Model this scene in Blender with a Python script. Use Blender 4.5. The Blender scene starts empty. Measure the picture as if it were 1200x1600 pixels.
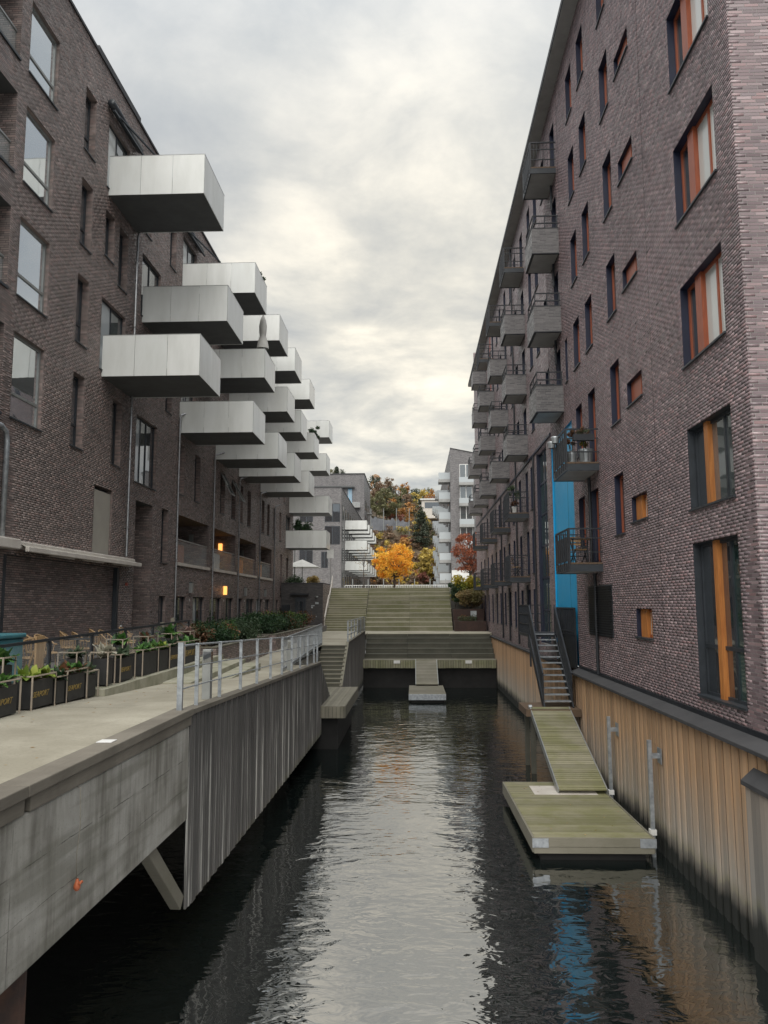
import bpy, bmesh, math, random
import numpy as np
from mathutils import Vector, Matrix
random.seed(7); rng = np.random.default_rng(7)
S = bpy.context.scene
C = S.collection

# ------------------------------------------------------------------ camera
EYE = 5.23
FPX = 1206.0                     # focal length in px of the 1200x1600 photograph
def _c(x, y): return Vector((x - 600.0, 800.0 - y, -FPX))
Yd = _c(648, 944).normalized()                       # the canal runs towards this vanishing point
Zd = _c(570.6, -9291); Zd = (Zd - Yd * Zd.dot(Yd)).normalized()
Xd = Yd.cross(Zd)
ROT = Matrix((Xd, Yd, Zd))
cd = bpy.data.cameras.new('camera'); cam = bpy.data.objects.new('camera', cd); C.objects.link(cam)
cd.sensor_fit = 'VERTICAL'; cd.sensor_height = 36; cd.lens = 36 * FPX / 1600
cd.clip_start = 0.1; cd.clip_end = 2000
cam.matrix_world = Matrix.Translation((0, 0, EYE)) @ ROT.to_4x4()
S.camera = cam
def px(p):                                            # only used to rank bricks by size in view
    v = ROT.transposed() @ Vector((p[0], p[1], p[2] - EYE))
    return (600 - FPX * v.x / v.z, 800 + FPX * v.y / v.z, -v.z)

# ------------------------------------------------------------------ sky, sun, exposure
SUN_EL, SUN_AZ = math.radians(52), math.radians(192)   # soft overcast light from behind the camera; azimuth from +Y towards +X
BREAK_EL, BREAK_AZ = math.radians(19), math.radians(0)   # thin bright cloud low over the far end of the canal
W = bpy.data.worlds.new('World'); S.world = W; W.use_nodes = True
nt = W.node_tree; nt.nodes.clear()
def N(t, typ, **kw):
    n = t.nodes.new(typ)
    for k, v in kw.items():
        if k.startswith('i_'):
            key = k[2:]; key = int(key) if key.isdigit() else key
            n.inputs[key].default_value = v
        else: setattr(n, k, v)
    return n
def mth(t, op, a, b=None, c=None, clamp=False):
    n = t.nodes.new('ShaderNodeMath'); n.operation = op; n.use_clamp = clamp
    for i, v in enumerate((a, b, c)):
        if v is None: continue
        if isinstance(v, (int, float)): n.inputs[i].default_value = v
        else: t.links.new(v, n.inputs[i])
    return n.outputs[0]
def mixc(t, fac, a, b, mode='MIX'):
    n = t.nodes.new('ShaderNodeMix'); n.data_type = 'RGBA'; n.blend_type = mode
    for i, v in ((0, fac), (6, a), (7, b)):
        if isinstance(v, (int, float)): n.inputs[i].default_value = v
        elif isinstance(v, tuple): n.inputs[i].default_value = (*v, 1) if len(v) == 3 else v
        else: t.links.new(v, n.inputs[i])
    return n.outputs[2]
def ramp(t, fac, stops, interp='LINEAR'):
    n = t.nodes.new('ShaderNodeValToRGB'); r = n.color_ramp; r.interpolation = interp
    while len(r.elements) < len(stops): r.elements.new(0.5)
    for e, (p, c) in zip(r.elements, stops):
        e.position = p; e.color = (*c, 1) if isinstance(c, tuple) else (c, c, c, 1)
    t.links.new(fac, n.inputs[0]); return n.outputs[0]
sky = N(nt, 'ShaderNodeTexSky', sky_type='NISHITA', sun_disc=False, sun_elevation=SUN_EL, sun_rotation=SUN_AZ)
tc = N(nt, 'ShaderNodeTexCoord'); sp = N(nt, 'ShaderNodeSeparateXYZ'); nt.links.new(tc.outputs['Generated'], sp.inputs[0])
zz = mth(nt, 'ADD', mth(nt, 'MAXIMUM', sp.outputs[2], 0.0), 0.16)
cb = N(nt, 'ShaderNodeCombineXYZ')
nt.links.new(mth(nt, 'DIVIDE', sp.outputs[0], zz), cb.inputs[0]); nt.links.new(mth(nt, 'DIVIDE', sp.outputs[1], zz), cb.inputs[1])
n1 = N(nt, 'ShaderNodeTexNoise', i_Scale=1.3, i_Detail=7.0, i_Roughness=0.55, i_Distortion=0.35); nt.links.new(cb.outputs[0], n1.inputs['Vector'])
n2 = N(nt, 'ShaderNodeTexNoise', i_Scale=3.6, i_Detail=8.0, i_Roughness=0.6, i_Distortion=0.25); nt.links.new(cb.outputs[0], n2.inputs['Vector'])
cl = mth(nt, 'ADD', mth(nt, 'MULTIPLY', n1.outputs[0], 0.66), mth(nt, 'MULTIPLY', n2.outputs[0], 0.34))
sd = Vector((math.sin(SUN_AZ) * math.cos(SUN_EL), math.cos(SUN_AZ) * math.cos(SUN_EL), math.sin(SUN_EL)))
bd_ = Vector((math.sin(BREAK_AZ) * math.cos(BREAK_EL), math.cos(BREAK_AZ) * math.cos(BREAK_EL), math.sin(BREAK_EL)))
dt = N(nt, 'ShaderNodeVectorMath', operation='DOT_PRODUCT'); nt.links.new(tc.outputs['Generated'], dt.inputs[0]); dt.inputs[1].default_value = bd_
glow = mth(nt, 'POWER', mth(nt, 'MAXIMUM', dt.outputs['Value'], 0.0), 20.0)
base = ramp(nt, cl, [(0.33, (1.5, 1.63, 1.76)), (0.46, (1.88, 1.99, 2.07)), (0.56, (2.3, 2.36, 2.38)), (0.69, (2.8, 2.78, 2.68))])
warm = ramp(nt, cl, [(0.36, (0.4, 0.32, 0.17)), (0.50, (1.6, 1.32, 0.78)), (0.64, (3.6, 3.0, 1.9))])
clouds = mixc(nt, glow, base, mixc(nt, 1.0, base, warm, 'ADD'))
ov = mth(nt, 'ADD', 0.88, mth(nt, 'MULTIPLY', mth(nt, 'POWER', mth(nt, 'MAXIMUM', sp.outputs[2], 0.0), 4.0), 2.4))   # overcast sky, raised steeply overhead, out of view, to fill walls and ground
vm = N(nt, 'ShaderNodeVectorMath', operation='SCALE'); nt.links.new(clouds, vm.inputs[0]); nt.links.new(ov, vm.inputs['Scale'])
skyc = mixc(nt, 0.94, sky.outputs[0], vm.outputs[0])
bg = N(nt, 'ShaderNodeBackground', i_Strength=0.1); nt.links.new(skyc, bg.inputs[0])
wo = N(nt, 'ShaderNodeOutputWorld'); nt.links.new(bg.outputs[0], wo.inputs[0])
sl = bpy.data.lights.new('sun', 'SUN'); sl.energy = 1.5; sl.angle = math.radians(75); sl.color = (1.0, 0.96, 0.90)
so = bpy.data.objects.new('sun', sl); C.objects.link(so); so.rotation_euler = (-sd).to_track_quat('-Z', 'Y').to_euler()
vs = S.view_settings; vs.view_transform = 'Standard'; vs.look = 'None'; vs.gamma = 1.0; vs.exposure = 1.36; vs.use_curve_mapping = False
S.cycles.max_bounces = 6; S.cycles.diffuse_bounces = 3; S.cycles.glossy_bounces = 4; S.cycles.transparent_max_bounces = 12

# ------------------------------------------------------------------ materials
MATS = {}
def newmat(name):
    m = bpy.data.materials.new(name); m.use_nodes = True; MATS[name] = m
    t = m.node_tree; b = t.nodes['Principled BSDF']; return m, t, b
def pos(t, scale=(1, 1, 1)):
    g = t.nodes.new('ShaderNodeNewGeometry'); mp = t.nodes.new('ShaderNodeMapping'); mp.inputs['Scale'].default_value = scale
    t.links.new(g.outputs['Position'], mp.inputs[0]); return mp.outputs[0]
def noise(t, vec, scale, detail=5, rough=0.55, dist=0.0):
    n = N(t, 'ShaderNodeTexNoise', i_Scale=scale, i_Detail=float(detail), i_Roughness=rough, i_Distortion=dist); t.links.new(vec, n.inputs['Vector']); return n.outputs[0]
def bump(t, b, h, strength, dist=0.02, normal=None):
    n = N(t, 'ShaderNodeBump', i_Strength=strength, i_Distance=dist); t.links.new(h, n.inputs['Height'])
    if normal is not None: t.links.new(normal, n.inputs['Normal'])
    t.links.new(n.outputs[0], b.inputs['Normal'])
def nmat(name, c1, c2=None, scale=2.0, rough=0.6, metal=0.0, stretch=(1, 1, 1), b_=0.15, lo=0.35, hi=0.65, objvar=0.0, spec=0.5, fine=True, rvar=0.12):
    m, t, b = newmat(name)
    c2 = c2 or tuple(v * 0.75 for v in c1)
    v = pos(t, stretch); n = noise(t, v, scale, 7, 0.6)
    col = ramp(t, n, [(lo, c2), (hi, c1)])
    if objvar:
        oi = N(t, 'ShaderNodeObjectInfo')
        k = mth(t, 'MULTIPLY_ADD', oi.outputs['Random'], 2 * objvar, 1 - objvar)
        h = N(t, 'ShaderNodeHueSaturation'); t.links.new(k, h.inputs['Value']); t.links.new(col, h.inputs['Color']); col = h.outputs[0]
    t.links.new(col, b.inputs['Base Color'])
    b.inputs['Metallic'].default_value = metal; b.inputs['Specular IOR Level'].default_value = spec
    n2 = noise(t, v, scale * 3.1, 4, 0.6)
    t.links.new(mth(t, 'ADD', rough - rvar, mth(t, 'MULTIPLY', n2, 2 * rvar)), b.inputs['Roughness'])
    if b_:
        bump(t, b, noise(t, v, scale * 9, 6, 0.65), b_, 0.01)
    return m

BW, BH, JT = 0.245, 0.060, 0.013
def brick_mat(name, stops, mortar, joints=True, tilt=0.07, rough=0.46, spec=0.55):
    m, t, b = newmat(name)
    g = N(t, 'ShaderNodeNewGeometry'); s = N(t, 'ShaderNodeSeparateXYZ'); t.links.new(g.outputs['Position'], s.inputs[0])
    sn = N(t, 'ShaderNodeSeparateXYZ'); t.links.new(g.outputs['True Normal'], sn.inputs[0])
    ax = mth(t, 'GREATER_THAN', mth(t, 'ABSOLUTE', sn.outputs[0]), 0.5)
    u = mth(t, 'ADD', mth(t, 'MULTIPLY', s.outputs[1], ax), mth(t, 'MULTIPLY', s.outputs[0], mth(t, 'SUBTRACT', 1.0, ax)))
    u = mth(t, 'ADD', u, 60.0 * BW)
    vr = mth(t, 'DIVIDE', s.outputs[2], BH); row = mth(t, 'FLOOR', vr)
    off = mth(t, 'ADD', mth(t, 'MULTIPLY', mth(t, 'MODULO', row, 2.0), 0.5), mth(t, 'MULTIPLY', mth(t, 'SINE', mth(t, 'MULTIPLY', row, 2.3)), 0.12))
    u2 = mth(t, 'ADD', mth(t, 'DIVIDE', u, BW), off); col = mth(t, 'FLOOR', u2)
    cv = N(t, 'ShaderNodeCombineXYZ'); t.links.new(col, cv.inputs[0]); t.links.new(row, cv.inputs[1]); t.links.new(ax, cv.inputs[2])
    wn = N(t, 'ShaderNodeTexWhiteNoise', noise_dimensions='3D'); t.links.new(cv.outputs[0], wn.inputs['Vector'])
    bc = ramp(t, wn.outputs['Value'], stops)
    big = noise(t, pos(t), 0.35, 4, 0.6)
    h = N(t, 'ShaderNodeHueSaturation'); stn = noise(t, pos(t, (1.1, 1.1, 0.13)), 1.1, 5, 0.65); t.links.new(mth(t, 'MULTIPLY', mth(t, 'MULTIPLY_ADD', big, 0.8, 0.6), mth(t, 'MULTIPLY_ADD', stn, 0.7, 0.65)), h.inputs['Value']); t.links.new(bc, h.inputs['Color']); bc = h.outputs[0]
    fn = noise(t, pos(t, (1, 1, 2.5)), 45, 4, 0.6)
    bc = mixc(t, mth(t, 'MULTIPLY', fn, 0.5), bc, tuple(v * 0.55 for v in stops[1][1]))
    vt = N(t, 'ShaderNodeVectorMath', operation='MULTIPLY_ADD'); t.links.new(wn.outputs['Color'], vt.inputs[0]); vt.inputs[1].default_value = (tilt,) * 3; vt.inputs[2].default_value = (-tilt / 2,) * 3
    va = N(t, 'ShaderNodeVectorMath', operation='ADD'); t.links.new(g.outputs['Normal'], va.inputs[0]); t.links.new(vt.outputs[0], va.inputs[1])
    vn = N(t, 'ShaderNodeVectorMath', operation='NORMALIZE'); t.links.new(va.outputs[0], vn.inputs[0])
    sep = N(t, 'ShaderNodeSeparateColor'); t.links.new(wn.outputs['Color'], sep.inputs[0])
    rg = mth(t, 'MULTIPLY_ADD', sep.outputs[1], 0.42, rough - 0.2)
    if joints:
        fu = mth(t, 'ABSOLUTE', mth(t, 'SUBTRACT', mth(t, 'FRACT', u2), 0.5)); fv = mth(t, 'ABSOLUTE', mth(t, 'SUBTRACT', mth(t, 'FRACT', vr), 0.5))
        jm = mth(t, 'MAXIMUM', mth(t, 'GREATER_THAN', fu, 0.5 - JT / 2 / BW), mth(t, 'GREATER_THAN', fv, 0.5 - JT / 2 / BH))
        mc = ramp(t, noise(t, pos(t), 2.0), [(0.3, tuple(v * 0.7 for v in mortar)), (0.7, mortar)])
        bc = mixc(t, jm, bc, mc)
        rg = mth(t, 'MAXIMUM', rg, mth(t, 'MULTIPLY', jm, 0.9))
        bump(t, b, mth(t, 'SUBTRACT', 1.0, jm), 0.6, 0.008, vn.outputs[0])
    else:
        bump(t, b, fn, 0.12, 0.004, vn.outputs[0])
    t.links.new(bc, b.inputs['Base Color']); t.links.new(rg, b.inputs['Roughness']); b.inputs['Specular IOR Level'].default_value = spec
    return m
RS = [(0.0, (0.124, 0.090, 0.097)), (0.25, (0.194, 0.141, 0.148)), (0.5, (0.264, 0.192, 0.199)), (0.68, (0.173, 0.133, 0.145)), (0.82, (0.295, 0.180, 0.180)), (1.0, (0.392, 0.300, 0.306))]
LS = [(0.0, (0.139, 0.111, 0.102)), (0.25, (0.207, 0.164, 0.150)), (0.5, (0.291, 0.230, 0.210)), (0.68, (0.178, 0.148, 0.137)), (0.82, (0.295, 0.202, 0.181)), (1.0, (0.388, 0.311, 0.280))]
GS = [(0.0, (0.111, 0.107, 0.111)), (0.3, (0.163, 0.156, 0.159)), (0.6, (0.221, 0.208, 0.208)), (1.0, (0.273, 0.260, 0.260))]
DS = [(0.0, (0.042, 0.040, 0.041)), (0.4, (0.060, 0.055, 0.055)), (1.0, (0.090, 0.082, 0.079))]
brick_mat('brick_right', RS, (0.29, 0.265, 0.255)); brick_mat('brick_right_solid', RS, (0.2, 0.2, 0.2), joints=False)
brick_mat('brick_left', LS, (0.075, 0.068, 0.064)); brick_mat('brick_left_solid', LS, (0.2, 0.2, 0.2), joints=False)
brick_mat('brick_balcony', [(p, tuple(v * 0.78 for v in c)) for p, c in GS], (0.24, 0.235, 0.23)); brick_mat('brick_balcony_solid', [(p, tuple(v * 0.78 for v in c)) for p, c in GS], (0.1, 0.1, 0.1), joints=False)
brick_mat('brick_grey', GS, (0.14, 0.135, 0.13)); brick_mat('brick_dark', DS, (0.05, 0.05, 0.05), rough=0.5)
nmat('navy', (0.016, 0.022, 0.048), (0.012, 0.016, 0.034), 3, 0.45, b_=0.03)
nmat('anthracite', (0.035, 0.042, 0.050), (0.024, 0.029, 0.034), 3, 0.45, b_=0.04)
nmat('black_steel', (0.022, 0.026, 0.032), (0.014, 0.016, 0.02), 4, 0.5, b_=0.05)
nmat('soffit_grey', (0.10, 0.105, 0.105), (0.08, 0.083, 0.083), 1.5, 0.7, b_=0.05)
nmat('soffit_pale', (0.34, 0.34, 0.33), (0.27, 0.27, 0.26), 1.5, 0.7, b_=0.05)
nmat('alu_grey', (0.30, 0.31, 0.30), (0.24, 0.25, 0.24), 3, 0.4, metal=0.3, b_=0.03)
nmat('galvanised', (0.42, 0.45, 0.47), (0.26, 0.28, 0.30), 9, 0.45, metal=0.6, b_=0.05)
nmat('steel_pipe', (0.40, 0.40, 0.40), (0.28, 0.28, 0.28), 5, 0.3, metal=0.85, b_=0.03)
nmat('window_wood', (0.36, 0.098, 0.043), (0.26, 0.068, 0.032), 5, 0.42, stretch=(6, 6, 0.6), b_=0.08)
nmat('orange_plank', (0.52, 0.21, 0.055), (0.36, 0.125, 0.03), 5, 0.45, stretch=(6, 6, 0.5), b_=0.1, objvar=0.1)
nmat('blue_paint', (0.004, 0.36, 0.66), (0.004, 0.32, 0.60), 0.8, 0.42, b_=0.03)
nmat('red_paint', (0.36, 0.075, 0.05), (0.28, 0.06, 0.04), 0.8, 0.5, b_=0.03)
nmat('white_paint', (0.72, 0.72, 0.70), (0.6, 0.6, 0.57), 2, 0.45, b_=0.03)
nmat('cream_metal', (0.62, 0.58, 0.52), (0.5, 0.46, 0.41), 2, 0.45, b_=0.03)
nmat('screen_cloth', (0.36, 0.34, 0.29), (0.32, 0.30, 0.26), 2, 0.8, b_=0.1)
m, t, b = newmat('path_concrete')
v1 = noise(t, pos(t), 0.45, 6, 0.65); v2 = noise(t, pos(t), 26, 4, 0.7); v3 = noise(t, pos(t, (1, 0.35, 1)), 1.6, 5, 0.6)
col = mixc(t, ramp(t, v1, [(0.36, 0.0), (0.62, 1.0)]), (0.25, 0.23, 0.175), (0.37, 0.345, 0.275)); col = mixc(t, ramp(t, v2, [(0.5, 0.0), (0.72, 0.45)]), col, (0.16, 0.145, 0.11)); col = mixc(t, ramp(t, v3, [(0.56, 0.0), (0.68, 0.4)]), col, (0.19, 0.175, 0.135))
t.links.new(col, b.inputs['Base Color']); b.inputs['Roughness'].default_value = 0.85; bump(t, b, v2, 0.3, 0.01)
nmat('kerb_concrete', (0.36, 0.345, 0.27), (0.22, 0.22, 0.15), 2.2, 0.85, b_=0.3)
nmat('terrace_floor', (0.16, 0.15, 0.14), (0.11, 0.105, 0.10), 1.2, 0.85, b_=0.2)
nmat('plaza_stone', (0.34, 0.33, 0.30), (0.26, 0.25, 0.23), 0.8, 0.85, b_=0.2)
nmat('corten', (0.060, 0.034, 0.027), (0.040, 0.024, 0.020), 2.5, 0.85, b_=0.2)
nmat('rust_pile', (0.11, 0.055, 0.035), (0.05, 0.032, 0.026), 3, 0.85, b_=0.4)
nmat('roof_dark', (0.05, 0.05, 0.052), (0.035, 0.035, 0.037), 1.5, 0.7, b_=0.05)
nmat('planter_black', (0.032, 0.032, 0.032), (0.022, 0.022, 0.022), 3, 0.55, b_=0.08)
nmat('beige_tube', (0.40, 0.34, 0.27), (0.32, 0.27, 0.21), 3, 0.5, b_=0.03)
nmat('gold_letters', (0.34, 0.24, 0.07), (0.26, 0.18, 0.05), 20, 0.5, b_=0)
nmat('rattan', (0.40, 0.27, 0.14), (0.28, 0.18, 0.09), 14, 0.6, b_=0.1, objvar=0.12)
nmat('teal_plastic', (0.06, 0.22, 0.25), (0.045, 0.16, 0.19), 3, 0.45, b_=0.05)
nmat('light_wood', (0.46, 0.30, 0.15), (0.36, 0.22, 0.10), 5, 0.6, stretch=(4, 4, 0.6))
nmat('deck_brown', (0.13, 0.085, 0.05), (0.085, 0.055, 0.035), 5, 0.7, stretch=(1, 6, 6))
nmat('parasol_cloth', (0.55, 0.54, 0.50), (0.46, 0.45, 0.42), 2, 0.8)
nmat('zinc', (0.48, 0.51, 0.52), (0.36, 0.39, 0.40), 4, 0.35, metal=0.5)
nmat('terracotta', (0.30, 0.12, 0.07), (0.22, 0.09, 0.05), 4, 0.7)
nmat('earth', (0.05, 0.036, 0.024), (0.03, 0.022, 0.015), 6, 0.95, b_=0.5)
nmat('orange_float', (0.55, 0.16, 0.06), (0.4, 0.1, 0.04), 6, 0.5)
nmat('rope', (0.24, 0.22, 0.18), (0.16, 0.15, 0.12), 30, 0.8)
nmat('bark', (0.085, 0.066, 0.052), (0.05, 0.04, 0.032), 8, 0.9, stretch=(3, 3, 0.6), b_=0.5)
nmat('hill_ground', (0.13, 0.095, 0.06), (0.07, 0.06, 0.038), 0.05, 0.95, b_=0.3)
nmat('rock_grey', (0.12, 0.125, 0.135), (0.075, 0.078, 0.085), 0.12, 0.9, b_=0.4)
nmat('canal_bed', (0.012, 0.015, 0.013), (0.008, 0.01, 0.009), 1, 0.9)
nmat('under_shadow', (0.014, 0.014, 0.013), (0.009, 0.009, 0.009), 1, 0.9)  # near-black: shade under docks put into the colour; also joints and backings
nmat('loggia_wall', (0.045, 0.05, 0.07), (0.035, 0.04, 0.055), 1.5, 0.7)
nmat('loggia_ceiling', (0.20, 0.13, 0.08), (0.15, 0.10, 0.06), 3, 0.7, stretch=(8, 1, 1))
nmat('orange_fabric', (0.55, 0.22, 0.05), (0.42, 0.15, 0.04), 3, 0.8)
nmat('white_fabric', (0.55, 0.54, 0.5), (0.42, 0.41, 0.38), 3, 0.8)
nmat('yellow_plate', (0.65, 0.52, 0.05), (0.6, 0.46, 0.05), 3, 0.5)
nmat('house_ochre', (0.42, 0.26, 0.12), (0.32, 0.19, 0.09), 1, 0.8)

# enamelled balcony glass
m, t, b = newmat('balcony_panel')
oi = N(t, 'ShaderNodeObjectInfo')
col = mixc(t, oi.outputs['Random'], (0.69, 0.71, 0.685), (0.76, 0.77, 0.74))
st = noise(t, pos(t, (1, 1, 0.25)), 1.6, 5, 0.6); col = mixc(t, ramp(t, st, [(0.4, 0.0), (0.7, 0.45)]), col, (0.5, 0.51, 0.47))
t.links.new(col, b.inputs['Base Color']); b.inputs['Roughness'].default_value = 0.2; b.inputs['Specular IOR Level'].default_value = 0.35
bump(t, b, noise(t, pos(t), 0.9, 2), 0.05, 0.05)
def glass_mat(name, c, rough=0.03, spec=0.9, var=0.0):
    m, t, b = newmat(name)
    oi = N(t, 'ShaderNodeObjectInfo')
    col = mixc(t, oi.outputs['Random'], c, tuple(min(1, v * (1 + var)) for v in c))
    t.links.new(col, b.inputs['Base Color']); b.inputs['Roughness'].default_value = rough; b.inputs['IOR'].default_value = 3.2 if spec > 0.8 else 1.5
    bump(t, b, noise(t, pos(t), 1.3, 2), 0.04, 0.05); return m
glass_mat('glass_dark', (0.016, 0.020, 0.024), var=1.2); glass_mat('glass_blind', (0.55, 0.56, 0.53), 0.12, 0.6, 0.15); glass_mat('glass_mid', (0.06, 0.07, 0.07), var=0.8)
m_ = glass_mat('glass_sky', (0.62, 0.65, 0.66)); m_.node_tree.nodes['Principled BSDF'].inputs['Metallic'].default_value = 0.85
glass_mat('glass_green', (0.022, 0.045, 0.042), var=0.5)
glass_mat('glass_pale', (0.40, 0.43, 0.44), 0.08, 0.7, 0.2)
m, t, b = newmat('clear_glass')
b.inputs['Base Color'].default_value = (0.75, 0.80, 0.78, 1); b.inputs['Roughness'].default_value = 0.02; b.inputs['Alpha'].default_value = 0.14
def emis(name, c, s):
    m, t, b = newmat(name); b.inputs['Base Color'].default_value = (*c, 1); b.inputs['Emission Color'].default_value = (*c, 1); b.inputs['Emission Strength'].default_value = s
emis('lamp_warm', (1.0, 0.40, 0.10), 0.75)

def wood_wall(name, top, mid, low, z_al, z_mid, streak=None, objvar=0.22):
    """weathered boards: algae at the water, bleached band, stain above"""
    m, t, b = newmat(name)
    g = N(t, 'ShaderNodeNewGeometry'); s = N(t, 'ShaderNodeSeparateXYZ'); t.links.new(g.outputs['Position'], s.inputs[0])
    oi = N(t, 'ShaderNodeObjectInfo')
    n = noise(t, pos(t, (1.4, 1.4, 0.5)), 1.6, 5, 0.65)
    z = mth(t, 'ADD', s.outputs[2], mth(t, 'MULTIPLY', mth(t, 'SUBTRACT', n, 0.5), 1.5))
    z = mth(t, 'ADD', z, mth(t, 'MULTIPLY', mth(t, 'SUBTRACT', oi.outputs['Random'], 0.5), 0.45))
    zal = mth(t, 'ADD', mth(t, 'ADD', s.outputs[2], mth(t, 'MULTIPLY', mth(t, 'SUBTRACT', n, 0.5), 0.45)), mth(t, 'MULTIPLY', mth(t, 'SUBTRACT', oi.outputs['Random'], 0.5), 0.12))
    f1 = N(t, 'ShaderNodeMapRange', i_1=z_mid - 0.75, i_2=z_mid + 0.75); t.links.new(z, f1.inputs[0])
    col = mixc(t, f1.outputs[0], mid, top)
    if streak:
        w = noise(t, pos(t, (9, 9, 0.16)), 1.7, 4, 0.6); w = ramp(t, w, [(0.55, 0.0), (0.63, 1.0)])
        sz = N(t, 'ShaderNodeMapRange', i_1=3.5, i_2=2.2); t.links.new(z, sz.inputs[0])
        col = mixc(t, mth(t, 'MULTIPLY', mth(t, 'MULTIPLY', w, sz.outputs[0]), 0.95), col, streak)
    gr = noise(t, pos(t, (10, 10, 0.7)), 6, 5, 0.7)
    col = mixc(t, mth(t, 'MULTIPLY', gr, 0.55), col, tuple(v * 0.45 for v in mid))
    k = mth(t, 'MULTIPLY_ADD', oi.outputs['Random'], 2 * objvar, 1 - objvar)
    h = N(t, 'ShaderNodeHueSaturation'); t.links.new(k, h.inputs['Value']); t.links.new(col, h.inputs['Color']); col = h.outputs[0]
    f2 = N(t, 'ShaderNodeMapRange', i_1=z_al, i_2=z_al + 0.5); t.links.new(zal, f2.inputs[0])
    grn = ramp(t, f2.outputs[0], [(0.0, low), (0.45, tuple(v * 1.15 for v in low)), (0.62, (0.10, 0.105, 0.035)), (0.8, (0.16, 0.15, 0.085))])
    col = mixc(t, f2.outputs[0], grn, col)
    t.links.new(col, b.inputs['Base Color']); b.inputs['Roughness'].default_value = 0.75
    bump(t, b, gr, 0.25, 0.01)
wood_wall('quay_boards_warm', (0.50, 0.305, 0.16), (0.40, 0.355, 0.295), (0.010, 0.012, 0.009), 0.28, 1.45)
wood_wall('quay_boards_grey', (0.085, 0.081, 0.077), (0.115, 0.11, 0.103), (0.018, 0.018, 0.016), 0.30, 2.2, streak=(0.52, 0.51, 0.47), objvar=0.28)
wood_wall('box_boards', (0.30, 0.25, 0.20), (0.26, 0.245, 0.22), (0.010, 0.012, 0.009), 0.5, 2.0)
def plank_mat(name, c1, c2, c3, along=0):
    m, t, b = newmat(name)
    sx = (0.8, 9, 9) if along == 0 else (9, 0.8, 9)
    oi = N(t, 'ShaderNodeObjectInfo')
    gr = noise(t, pos(t, sx), 5, 5, 0.7); al = noise(t, pos(t), 0.9, 5, 0.65)
    col = mixc(t, ramp(t, al, [(0.38, 0.0), (0.62, 1.0)]), c1, c2)
    col = mixc(t, mth(t, 'MULTIPLY', gr, 0.6), col, c3)
    k = mth(t, 'MULTIPLY_ADD', oi.outputs['Random'], 0.36, 0.82)
    h = N(t, 'ShaderNodeHueSaturation'); t.links.new(k, h.inputs['Value']); t.links.new(col, h.inputs['Color'])
    t.links.new(h.outputs[0], b.inputs['Base Color']); b.inputs['Roughness'].default_value = 0.8
    bump(t, b, gr, 0.3, 0.01)
plank_mat('mossy_plank', (0.205, 0.20, 0.095), (0.29, 0.27, 0.19), (0.095, 0.092, 0.045))
plank_mat('step_plank', (0.20, 0.20, 0.11), (0.285, 0.27, 0.195), (0.075, 0.08, 0.04))
plank_mat('tread_plank', (0.40, 0.38, 0.29), (0.46, 0.435, 0.35), (0.23, 0.22, 0.16))  # paler than the risers: lit step edges put into the colour
plank_mat('dark_plank', (0.085, 0.085, 0.065), (0.12, 0.115, 0.09), (0.04, 0.042, 0.032))
plank_mat('cap_timber', (0.135, 0.12, 0.095), (0.20, 0.18, 0.145), (0.06, 0.053, 0.042), along=1)
plank_mat('grey_plank', (0.18, 0.17, 0.125), (0.225, 0.21, 0.165), (0.085, 0.08, 0.06))
# board-marked, streaked concrete
m, t, b = newmat('quay_concrete')
v1 = noise(t, pos(t, (3, 3, 0.35)), 1.6, 6, 0.65); v2 = noise(t, pos(t), 0.9, 6, 0.6); v3 = noise(t, pos(t, (1, 0.5, 6)), 0.9, 3, 0.5)
col = mixc(t, ramp(t, v1, [(0.36, 0.0), (0.62, 1.0)]), (0.15, 0.142, 0.12), (0.31, 0.30, 0.265))
col = mixc(t, ramp(t, v2, [(0.45, 0.0), (0.68, 0.75)]), col, (0.42, 0.41, 0.375)); col = mixc(t, ramp(t, v3, [(0.35, 0.45), (0.5, 0.0)]), col, (0.10, 0.098, 0.07))
g = N(t, 'ShaderNodeNewGeometry'); sx = N(t, 'ShaderNodeSeparateXYZ'); t.links.new(g.outputs['Position'], sx.inputs[0])
wob = mth(t, 'MULTIPLY', mth(t, 'SUBTRACT', noise(t, pos(t), 1.5, 5, 0.7), 0.5), 0.05)
l1 = mth(t, 'LESS_THAN', mth(t, 'FRACT', mth(t, 'DIVIDE', mth(t, 'ADD', sx.outputs[1], 0.6), 2.45)), 0.005)
l2 = mth(t, 'LESS_THAN', mth(t, 'ABSOLUTE', mth(t, 'SUBTRACT', mth(t, 'ADD', sx.outputs[2], wob), 2.93)), 0.006)
l3 = mth(t, 'LESS_THAN', mth(t, 'ABSOLUTE', mth(t, 'SUBTRACT', mth(t, 'ADD', sx.outputs[2], wob), 2.5)), 0.004)
ln_ = mth(t, 'MULTIPLY', mth(t, 'MAXIMUM', l1, mth(t, 'MAXIMUM', l2, l3)), ramp(t, noise(t, pos(t), 2.4, 3), [(0.42, 0.0), (0.55, 0.8)]))
col = mixc(t, ln_, col, (0.06, 0.056, 0.045))
sp_ = noise(t, pos(t), 38, 3, 0.7); col = mixc(t, ramp(t, sp_, [(0.60, 0.0), (0.72, 0.6)]), col, (0.09, 0.085, 0.07))
t.links.new(col, b.inputs['Base Color']); b.inputs['Roughness'].default_value = 0.85; bump(t, b, noise(t, pos(t), 14, 6, 0.65), 0.35, 0.015)
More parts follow.
